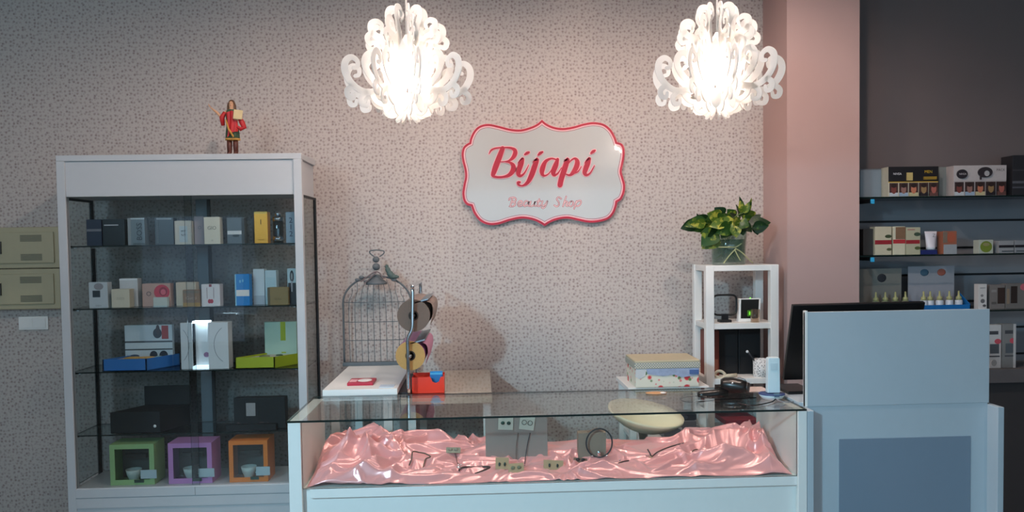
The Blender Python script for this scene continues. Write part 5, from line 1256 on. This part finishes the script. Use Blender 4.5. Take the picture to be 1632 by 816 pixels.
MB().lathe([(.0, 0), (.038, 0), (.05, .012), (.055, bz-zc), (.0, bz-zc)], px0.x, PHY, 24, z0=zc).build('charging_base', PHM, ph, smooth=True)
MB().lathe([(.050, bz-zc-.002), (.0562, bz-zc-.002), (.0562, bz-zc+.001), (.050, bz-zc+.001)], px0.x, PHY, 24, z0=zc).build('base_rim', mat('navy_rim', (40, 60, 110), .4), ph, smooth=True)
hx_ = PX(1232, PHY, 600); hzt = PZ(1232, 571, PHY)
hs = MB().prism([(-.027, 0), (.027, 0), (.026, hzt-bz-.006), (.022, hzt-bz), (-.022, hzt-bz), (-.025, hzt-bz-.006)], (hx_, PHY-.012, bz+.004), (1, 0, 0), (0, 0, 1), -.03).build('handset', PHM, ph, bevel=.003)
MB().box(hx_-.016, hx_+.016, PHY-.0135, PHY-.0118, hzt-.05, hzt-.02).build('earpiece', mat('phone_grey', (186, 204, 210), .4), hs)
MB().box(px0.x-.008, px0.x+.014, PHY-.0545, PHY-.046, zc+.016, zc+.032).build('socket', mat('phone_socket', (96, 120, 136), .4), ph)
MB().tube(catmull([P(1236, 636, PHY-.05), P(1228, 641, PHY-.1), P(1200, 646, PHY-.16), P(1175, 642, PHY-.12)], 6), .0025, 6).build('cable', BLACK, ph, smooth=True)
MB().tube(catmull([P(1237, 637, PHY-.05), P(1255, 641, PHY-.08), P(1284, 637, PHY-.06)], 6), .0025, 6).build('cable', mat('grey_cable', (120, 120, 124), .5), ph, smooth=True)
pk = MB().ball((PX(1026+20, 3.60, 634), 3.6, zc+.0035), (.05, .03, .0035), 18).build('small_dish', mat('tan_dish', (190, 140, 90), .4), smooth=True)
tag(pk, 'small flat tan dish lying on the glass counter top', 'dish')
pk2 = MB().ball((PX(1057, 3.56, 634), 3.56, zc+.0105), (.014, .01, .0035), 14).build('white_button', PLASTIC, smooth=True)
tag(pk2, 'small white oval button on the tan dish', 'button')
ppr = MB().box(PX(1190, 3.63, 618), PX(1222, 3.63, 618), 3.58, 3.70, zc, zc+.003).build('paper_sheet', mat('pinkish_paper', (206, 190, 184), .7))
tag(ppr, 'pinkish paper sheet under the hair dryer and phone', 'paper')

# ------------------------------------------------------------------ reception desk with raised panel
QX0, QX1, QY = KX1+.002, 2.152, 3.2
dk_ = thing('reception_desk', ((QX0+QX1)/2, QY+.25, 0), 'white reception desk with raised privacy panel at right of counter', 'desk')
DW = mat('desk_white', (172, 184, 192), .5, var=.02)
QT = .917; RC = .07
MB().box(QX0, QX0+.026, QY, QY+.5, 0, QT).build('side_wing', DW, dk_, bevel=.002)
MB().box(QX1-.026, QX1, QY, QY+.5, 0, QT-.004).build('side_wing', DW, dk_, bevel=.002)
MB().box(QX0+.026, QX1-.026, QY+RC, QY+RC+.02, 0, QT+.002).build('front_board', DW, dk_)
ip0, ip1 = PX(1337, QY+RC, 760), PX(1546, QY+RC, 760); ipz = PZ(1440, 697, QY+RC)
MB().box(ip0, ip1, QY+RC-.004, QY+RC, .10, ipz).build('inset_panel', mat('slate_blue_panel', (118, 134, 150), .5, var=.02), dk_, bevel=.0015)
MB().box(QX0+.026, QX1-.026, QY+RC+.02, QY+.5, QT-.2, QT-.18).build('work_surface', DW, dk_)
YPP = QY+RC-.002
u0, u1 = PX(1283, YPP, 560), PX(1577, YPP, 560)
MB().box(u0, u1, YPP, YPP+.018, QT+.0025, PZ(1430, 495, YPP)).build('privacy_panel', DW, dk_, bevel=.0015)
MB().box(u0, u0+.01, YPP-.0015, YPP+.02, QT+.0025, PZ(1284, 495.5, YPP)).build('panel_edging', WHITE, dk_)
MB().box(QX0, QX1-.03, YPP+.02, QY+.30, QT, QT+.018).build('top_shelf', DW, dk_, bevel=.002)
# monitor leaning towards us (its back is seen)
mA, mB = P(1264, 487, 3.42), P(1475, 482, 3.42); mb0 = P(1248, 606, 3.53)
hgt = mA.z-mb0.z
mon = thing('computer_monitor', ((mA.x+mB.x)/2, 3.5, QT+.018), 'black computer monitor seen from behind over the desk panel', 'monitor')
MONM = mat('monitor_black', (12, 12, 14), .4)
up_ = Vector((0, 3.42-3.53, hgt)); wv = Vector((mB.x-mA.x, 0, mB.z-mA.z)); nn = wv.cross(up_).normalized()
o_ = Vector((mA.x, 3.53, mb0.z))
vs = [o_, o_+wv, o_+wv+up_, o_+up_]; vs = vs+[v-nn*.02 for v in vs]
MB().add(vs, [(0, 1, 2, 3), (7, 6, 5, 4), (0, 4, 5, 1), (1, 5, 6, 2), (2, 6, 7, 3), (3, 7, 4, 0)]).build('screen_housing', MONM, mon, bevel=.003)
c_ = o_+wv*.5+up_*.45
MB().obox(c_+nn*.012, (.3, .03, .2), Matrix.Rotation(.3, 3, 'X')).build('rear_bulge', MONM, mon, bevel=.004)
MB().tube([c_+Vector((0, .02, -.05)), Vector((c_.x, 3.56, QT+.03))], .022, 12).build('stand_neck', MONM, mon, smooth=True)
MB().box(c_.x-.13, c_.x+.13, 3.49, 3.64, QT+.0185, QT+.03).build('stand_base', MONM, mon, bevel=.003)
MB().box(QX0+.02, QX1-.03, QY+.30, QY+.49, QT+.0, QT+.017).build('rear_shelf', DW, dk_)
kb = MB().box(PX(1243, 3.56, 618), PX(1286, 3.56, 618), 3.46, 3.66, zc, zc+.022).build('card_terminal', MONM, bevel=.004)
tag(kb, 'black card terminal on the glass top beside the desk panel', 'card terminal')

# ------------------------------------------------------------------ shelving on the right wall
SLATM = mat('grey_slat_board', (126, 128, 134), .6, var=.03, scale=6)
slx0, slx1 = COLX1+.004, 3.6
sl = thing('slat_wall', ((slx0+slx1)/2, WALL-.02, .4), 'grey slatted display wall right of the pink pillar', 'slat wall')
ztp = PZ(1450, 268, WALL-.02); pitch = 43.7*WALL/FPX
for i in range(11):
    z1 = ztp-i*pitch; MB().box(slx0, slx1, WALL-.02, WALL-.004, z1-pitch+.012, z1).build('slat', SLATM, sl, bevel=.002)
MB().box(slx0, slx1, WALL-.004, WALL, ztp-11*pitch, ztp).build('groove_back', GASKET, sl)
SHF = 4.30
RZ = [PZ(1500, 312.5, SHF), PZ(1500, 405.5, SHF), PZ(1560, 494.5, SHF), PZ(1605, 587.5, SHF)]
GLINTM = mat('blue_glint', (70, 196, 246), .15)  # flat blue colour imitates daylight glints on the bracket ends
names = ('top', 'second', 'third')
for i in range(3):
    t = thing('wall_shelf', ((slx0+slx1)/2, 4.43, RZ[i]-.03), names[i]+' glass shelf on the grey slat wall', 'shelf', 'glass shelves on the slat wall')
    MB().slab(slx0+.02, slx1, SHF, WALL-.022, RZ[i]-.008, RZ[i], 'z').build('glass_panel', [GLASS, EDGE], t)
    for bxp in (1395, 1700):
        xx = PX(bxp, SHF, 320); br = MB()
        br.box(xx-.008, xx+.008, SHF+.03, WALL-.022, RZ[i]-.03, RZ[i]-.009)
        b2 = br.build('bracket', GASKET, t, bevel=.002)
        MB().box(xx-.012, xx+.008, SHF+.022, SHF+.034, RZ[i]-.036, RZ[i]-.010).build('bracket_glint', GLINTM, b2, bevel=.003)
lowu = thing('base_cabinet', ((slx0+slx1)/2, 4.43, 0), 'dark grey base cabinet under the slat wall', 'cabinet')
DG = mat('dark_grey_board', (70, 68, 70), .6)
MB().box(slx0+.02, slx1, SHF-.02, WALL-.022, RZ[3]-.075, RZ[3]).build('cabinet_top', mat('grey_board', (108, 106, 108), .6), lowu, bevel=.002)
MB().box(slx0+.03, slx1-.01, SHF+.03, WALL-.03, .06, RZ[3]-.075).build('carcass', DG, lowu)
for i in range(3):
    xw = (slx1-slx0-.05)/3; MB().box(slx0+.03+i*xw+.004, slx0+.03+(i+1)*xw-.004, SHF+.014, SHF+.03, .07, RZ[3]-.08).build('cabinet_door', DG, lowu, bevel=.002)
GA = 'boxes on the top wall shelf'; GB = 'goods on the second wall shelf'; GC = 'goods on the third wall shelf'
z = RZ[0]+.0005; Y = 4.34
FACE = [(0.02, .02, .19), (.215, .02, .385), (.41, .02, .585), (.61, .02, .785), (.81, .02, .98)]
def faces5(bg):
    out_ = []
    cols = [((120, 60, 52), (190, 196, 200)), ((150, 110, 100), (150, 170, 190)), ((196, 120, 90), (190, 180, 140)), ((150, 120, 80), (30, 24, 30)), ((170, 96, 84), (100, 66, 60))]
    for (a, b, c), (sk_, sh_) in zip(FACE, cols):
        out_.append((a, .02, c, .46, bg)); out_.append((a, .02, c, .14, sh_))
        out_.append((a+.035, .10, c-.035, .40, sk_, 'e')); out_.append((a+.03, .30, c-.03, .45, (46, 28, 24), 'e'))
    return out_
carton('product_box', 1371, 1406, 271, z, Y+.08, .06, (136, 146, 154), 'plain pale grey box beside the pillar on top wall shelf', group=GA)
carton('product_pack', 1416, 1495.5, 265.5, z, Y, .08, (196, 190, 170), 'black topped pack with five portrait pictures on top wall shelf', group=GA, prints=[(0, .5, 1, 1, (22, 18, 22)), (0, .475, 1, .505, (200, 160, 50))]+faces5((70, 44, 40))+[(.36, .54, .47, .8, (190, 170, 110)), (.7, .56, .95, .66, (150, 120, 40))], texts=[('NIVEA', .16, .76, .07, (220, 220, 225)), ('MEN', .78, .82, .09, (210, 170, 50))], seam=False)
carton('product_box', 1497, 1517, 266.5, z, Y+.07, .05, (128, 130, 126), 'narrow grey green box between the two portrait packs', group=GA)
carton('product_pack', 1520, 1604, 263.5, z, Y, .08, (176, 166, 164), 'white topped pack with five portrait pictures on top wall shelf', group=GA, prints=[(0, .5, 1, 1, (190, 182, 180))]+faces5((58, 40, 38))+[(.05, .57, .25, .87, (40, 32, 38), 'e'), (.45, .60, .72, .94, (48, 40, 44), 'e'), (.56, .64, .66, .82, (180, 176, 176), 'e'), (.49, .53, .51, .7, (48, 40, 44))], texts=[('NIVEA', .15, .72, .06, (210, 205, 205)), ('PACK', .87, .84, .08, (50, 46, 50))], seam=False)
carton('product_box', 1614, 1645, 247.5, z, Y, .10, (40, 38, 42), 'tall dark box at right picture edge on top wall shelf', group=GA, prints=[(0, .62, 1, .64, (70, 68, 72)), (0, .3, 1, .36, (90, 90, 96)), (0, .18, .6, .22, (80, 80, 88))])
z = RZ[1]+.0005
carton('cosmetic_box', 1376, 1393, 365, z, Y+.02, .08, (52, 48, 46), 'dark narrow carton beside the pillar on second wall shelf', group=GB)
for a, b, t_, c, pr, lab in ((1394.5, 1421, 361.5, (196, 186, 160), [(0, .38, 1, .53, (150, 30, 40)), (.6, .6, 1, .72, (60, 70, 40), 'e'), (.7, .15, 1, .25, (90, 90, 60), 'e')], 'cream carton with red band, leftmost of three on second wall shelf'),
                       (1423.5, 1443, 361, (200, 194, 170), [(.2, .55, 1, .98, (124, 94, 70)), (0, .40, 1, .54, (176, 44, 50))], 'cream carton with brown picture and red band on second wall shelf'),
                       (1444, 1467, 362.5, (176, 172, 146), [(0, .40, .95, .54, (150, 34, 42)), (.55, .68, 1, .82, (64, 78, 60), 'e'), (.6, .18, 1, .3, (80, 88, 50), 'e'), (.1, .9, .6, .94, (170, 120, 110))], 'cream carton with leaf print and red band beside the tube')):
    carton('cosmetic_box', a, b, t_, z, Y, .06, c, lab, group=GB, prints=pr)
bb2 = carton('cosmetic_box', 1468, 1494, 398.5, z, Y, .05, (24, 34, 96), 'flat royal blue box under the white tube', group=GB, seam=False)
tz = PZ(1481, 398.5, Y)
tb_ = P(1484, 398, Y+.02); tt = PZ(1484, 368, Y+.02)
tu = thing('cream_tube', (tb_.x, Y+.025, tz), 'white cream tube standing on a blue box on second wall shelf', 'tube')
Hh = tt-tz-.002
nsec = 10; vs = []
for k in range(6):
    t_ = k/5; hx2 = .024+.012*t_; hy2 = .02*(1-t_)+.002
    for i in range(16):
        a = 2*math.pi*i/16; vs.append((tb_.x+hx2*math.cos(a), Y+.025+hy2*math.sin(a), tz+.014+(Hh-.014)*t_))
MB().add(vs, [(k*16+i, k*16+(i+1) % 16, (k+1)*16+(i+1) % 16, (k+1)*16+i) for k in range(5) for i in range(16)]+[tuple(range(80, 96))]).build('tube_body', mat('tube_white', (214, 208, 214), .25), tu, smooth=True)
MB().lathe([(.0, .001), (.022, .001), (.024, .015), (.0, .016)], tb_.x, Y+.025, 20, z0=tz).build('tube_cap', mat('tube_cap', (190, 196, 204), .3), tu, smooth=True)
lettering('Z', (tb_.x+.004, Y+.0, tz+Hh*.78), .018, INKG, tu)
carton('cosmetic_box', 1503, 1525, 368.5, z, Y, .06, (150, 92, 70), 'rust brown carton with white lower half on second wall shelf', group=GB, prints=[(.05, 0, 1, .42, (150, 154, 158)), (.3, .5, .9, .95, (164, 84, 60), 'e'), (.0, .5, .3, .98, (120, 104, 90))])
carton('cosmetic_box', 1560, 1583, 382.5, z, Y, .05, (176, 180, 168), 'white square carton with green disc on second wall shelf', group=GB, prints=[(.1, .08, .92, .92, (112, 128, 44), 'e'), (.28, .55, .74, .8, (140, 134, 90), 'e')])
carton('cosmetic_box', 1592, 1616, 384, z, Y, .05, (150, 150, 152), 'white carton with black stripe, left of two on second wall shelf', group=GB, prints=[(0, .45, 1, .66, (30, 26, 32)), (.2, .12, 1, .2, (60, 66, 72))])
carton('cosmetic_box', 1617.5, 1642, 383.5, z, Y, .05, (140, 142, 146), 'white carton with black stripe at right picture edge', group=GB, prints=[(0, .45, 1, .66, (30, 26, 32)), (.1, .12, 1, .2, (60, 66, 72))])
z = RZ[2]+.0005
BOTM = mat('bottle_pale', (190, 196, 206), .35); CAPM = mat('bottle_olive_cap', (160, 158, 110), .4)
def dropper(pxx, zb, Yq, lab, gsize=1.0, m=BOTM):
    x = PX(pxx, Yq, 470)
    t = thing('dropper_bottle', (x, Yq, zb), lab, 'bottle', 'dropper bottles on the third wall shelf')
    MB().lathe([(.0, 0), (.019, 0), (.02, .003), (.02, .046), (.016, .05), (.0, .05)], x, Yq, 16, z0=zb).build('bottle_body', m, t, smooth=True)
    MB().lathe([(.0, .05), (.015, .05), (.014, .066), (.006, .074), (.004, .10), (.0, .101)], x, Yq, 14, z0=zb).build('dropper_cap', CAPM, t, smooth=True)
tx_a, tx_b = PX(1462, 4.33, 485), PX(1547, 4.33, 485)
tzb = z
tr2 = thing('bottle_tray', ((tx_a+tx_b)/2, 4.38, z), 'bright blue display tray holding pale bottles on third wall shelf', 'tray')
BLT = mat('tray_blue', (20, 104, 170), .4)
MB().box(tx_a, tx_b, 4.33, 4.43, z, z+.004).build('tray_floor', BLT, tr2); MB().box(tx_a, tx_b, 4.33, 4.334, z, z+.03).build('front_lip', BLT, tr2)
MB().box(tx_a, tx_a+.004, 4.33, 4.43, z, z+.05).build('side_lip', BLT, tr2); MB().prism([(4.33, z), (4.43, z), (4.43, z+.09), (4.33, z+.03)], (tx_b-.004, 0, 0), (0, 1, 0), (0, 0, 1), .004).build('side_lip', BLT, tr2)
bcard = MB().box(tx_a, PX(1520, 4.43, 450), 4.426, 4.43, z, PZ(1490, 424, 4.43)).build('backing_card', mat('tray_card', (140, 142, 150), .6), tr2)
for uu, c in ((.35, (60, 90, 110)), (.72, (150, 84, 70))):
    MB().ball((tx_a+(PX(1520, 4.43, 450)-tx_a)*uu, 4.425, PZ(1490, 434, 4.43)), (.025, .002, .02), 12).build('printed_patch', mat('tray_print_%d' % c[0], c, .6), bcard, smooth=True)
for i, p_ in enumerate((1472, 1482.5, 1497.5, 1513, 1528)):
    dropper(p_, z+.0045, 4.365, ['first', 'second', 'third', 'fourth', 'rightmost'][i]+' pale dropper bottle in the blue tray, counted from the left')
DKT = mat('smoky_tray', (66, 62, 56), .5)
ta_, tb2 = PX(1378, 4.33, 480), PX(1455, 4.33, 480)
tr3 = thing('bottle_tray', ((ta_+tb2)/2, 4.38, z), 'dark display tray of bottles next to the pillar on third wall shelf', 'tray')
MB().box(ta_, tb2, 4.33, 4.43, z, z+.004).build('tray_floor', DKT, tr3); MB().box(ta_, tb2, 4.33, 4.334, z, z+.02).build('front_lip', DKT, tr3)
cd3 = MB().box(ta_, PX(1436, 4.43, 450), 4.426, 4.43, z, PZ(1410, 428, 4.43)).build('backing_card', mat('smoky_card', (118, 116, 110), .6), tr3)
MB().ball((PX(1406, 4.42, 443), 4.425, PZ(1406, 443, 4.42)), (.026, .002, .024), 14).build('printed_patch', INK, cd3, smooth=True)
for i, p_ in enumerate((1396, 1411, 1427, 1443)):
    dropper(p_, z+.0045, 4.365, ['leftmost', 'second', 'third', 'rightmost'][i]+' greenish dropper bottle in the dark tray, counted from the pillar', m=mat('bottle_greenish', (132, 134, 112), .35))
carton('cosmetic_box', 1559.5, 1573, 453, z, Y, .04, (206, 200, 196), 'slim white carton right of the blue bottle tray', group=GC, prints=[(.25, .5, .6, .6, (130, 126, 126), 'e'), (.25, .25, .75, .42, (110, 106, 106), 'e'), (.5, .1, .9, .2, (90, 86, 86), 'e'), (.2, .84, .8, .87, (150, 146, 146))])
carton('cosmetic_box', 1578, 1602, 454, z, Y+.01, .05, (120, 112, 108), 'grey pack with dark brown window on third wall shelf', group=GC, prints=[(.5, .22, .98, .88, (54, 38, 32)), (.1, .2, .42, .3, (90, 84, 80)), (.1, .7, .42, .8, (140, 134, 130))])
carton('cosmetic_box', 1603, 1640, 452, z, Y+.01, .05, (112, 106, 102), 'grey pack with pink dot at right edge of third wall shelf', group=GC, prints=[(.22, .22, .5, .9, (46, 34, 30)), (.05, .2, .16, .8, (140, 120, 100)), (.62, .72, .98, 1, (190, 96, 108), 'e')])
z = RZ[3]+.0005
for i, (a, b, t_, lab) in enumerate(((1572, 1596, 518, 'white carton with grey window, left of two on the base cabinet'), (1597.5, 1619, 516.5, 'white carton with grey window, right of two on the base cabinet'))):
    carton('tall_carton', a, b, t_, z, Y-.02, .05, (196, 192, 190) if i == 0 else (128, 126, 124), lab, group='tall cartons on the base cabinet', prints=[(.2, .78, .8, .86, (70, 70, 74)), (.25, .34, .85, .56, (86, 92, 98)), (.2, .26, .9, .29, (76, 76, 80)), (.55, .56, .98, .68, (196, 80, 92), 'e')]+([(.82, 0, 1, 1, (190, 186, 184))] if i else [(.35, .05, .7, .2, (150, 148, 146), 'e')]))
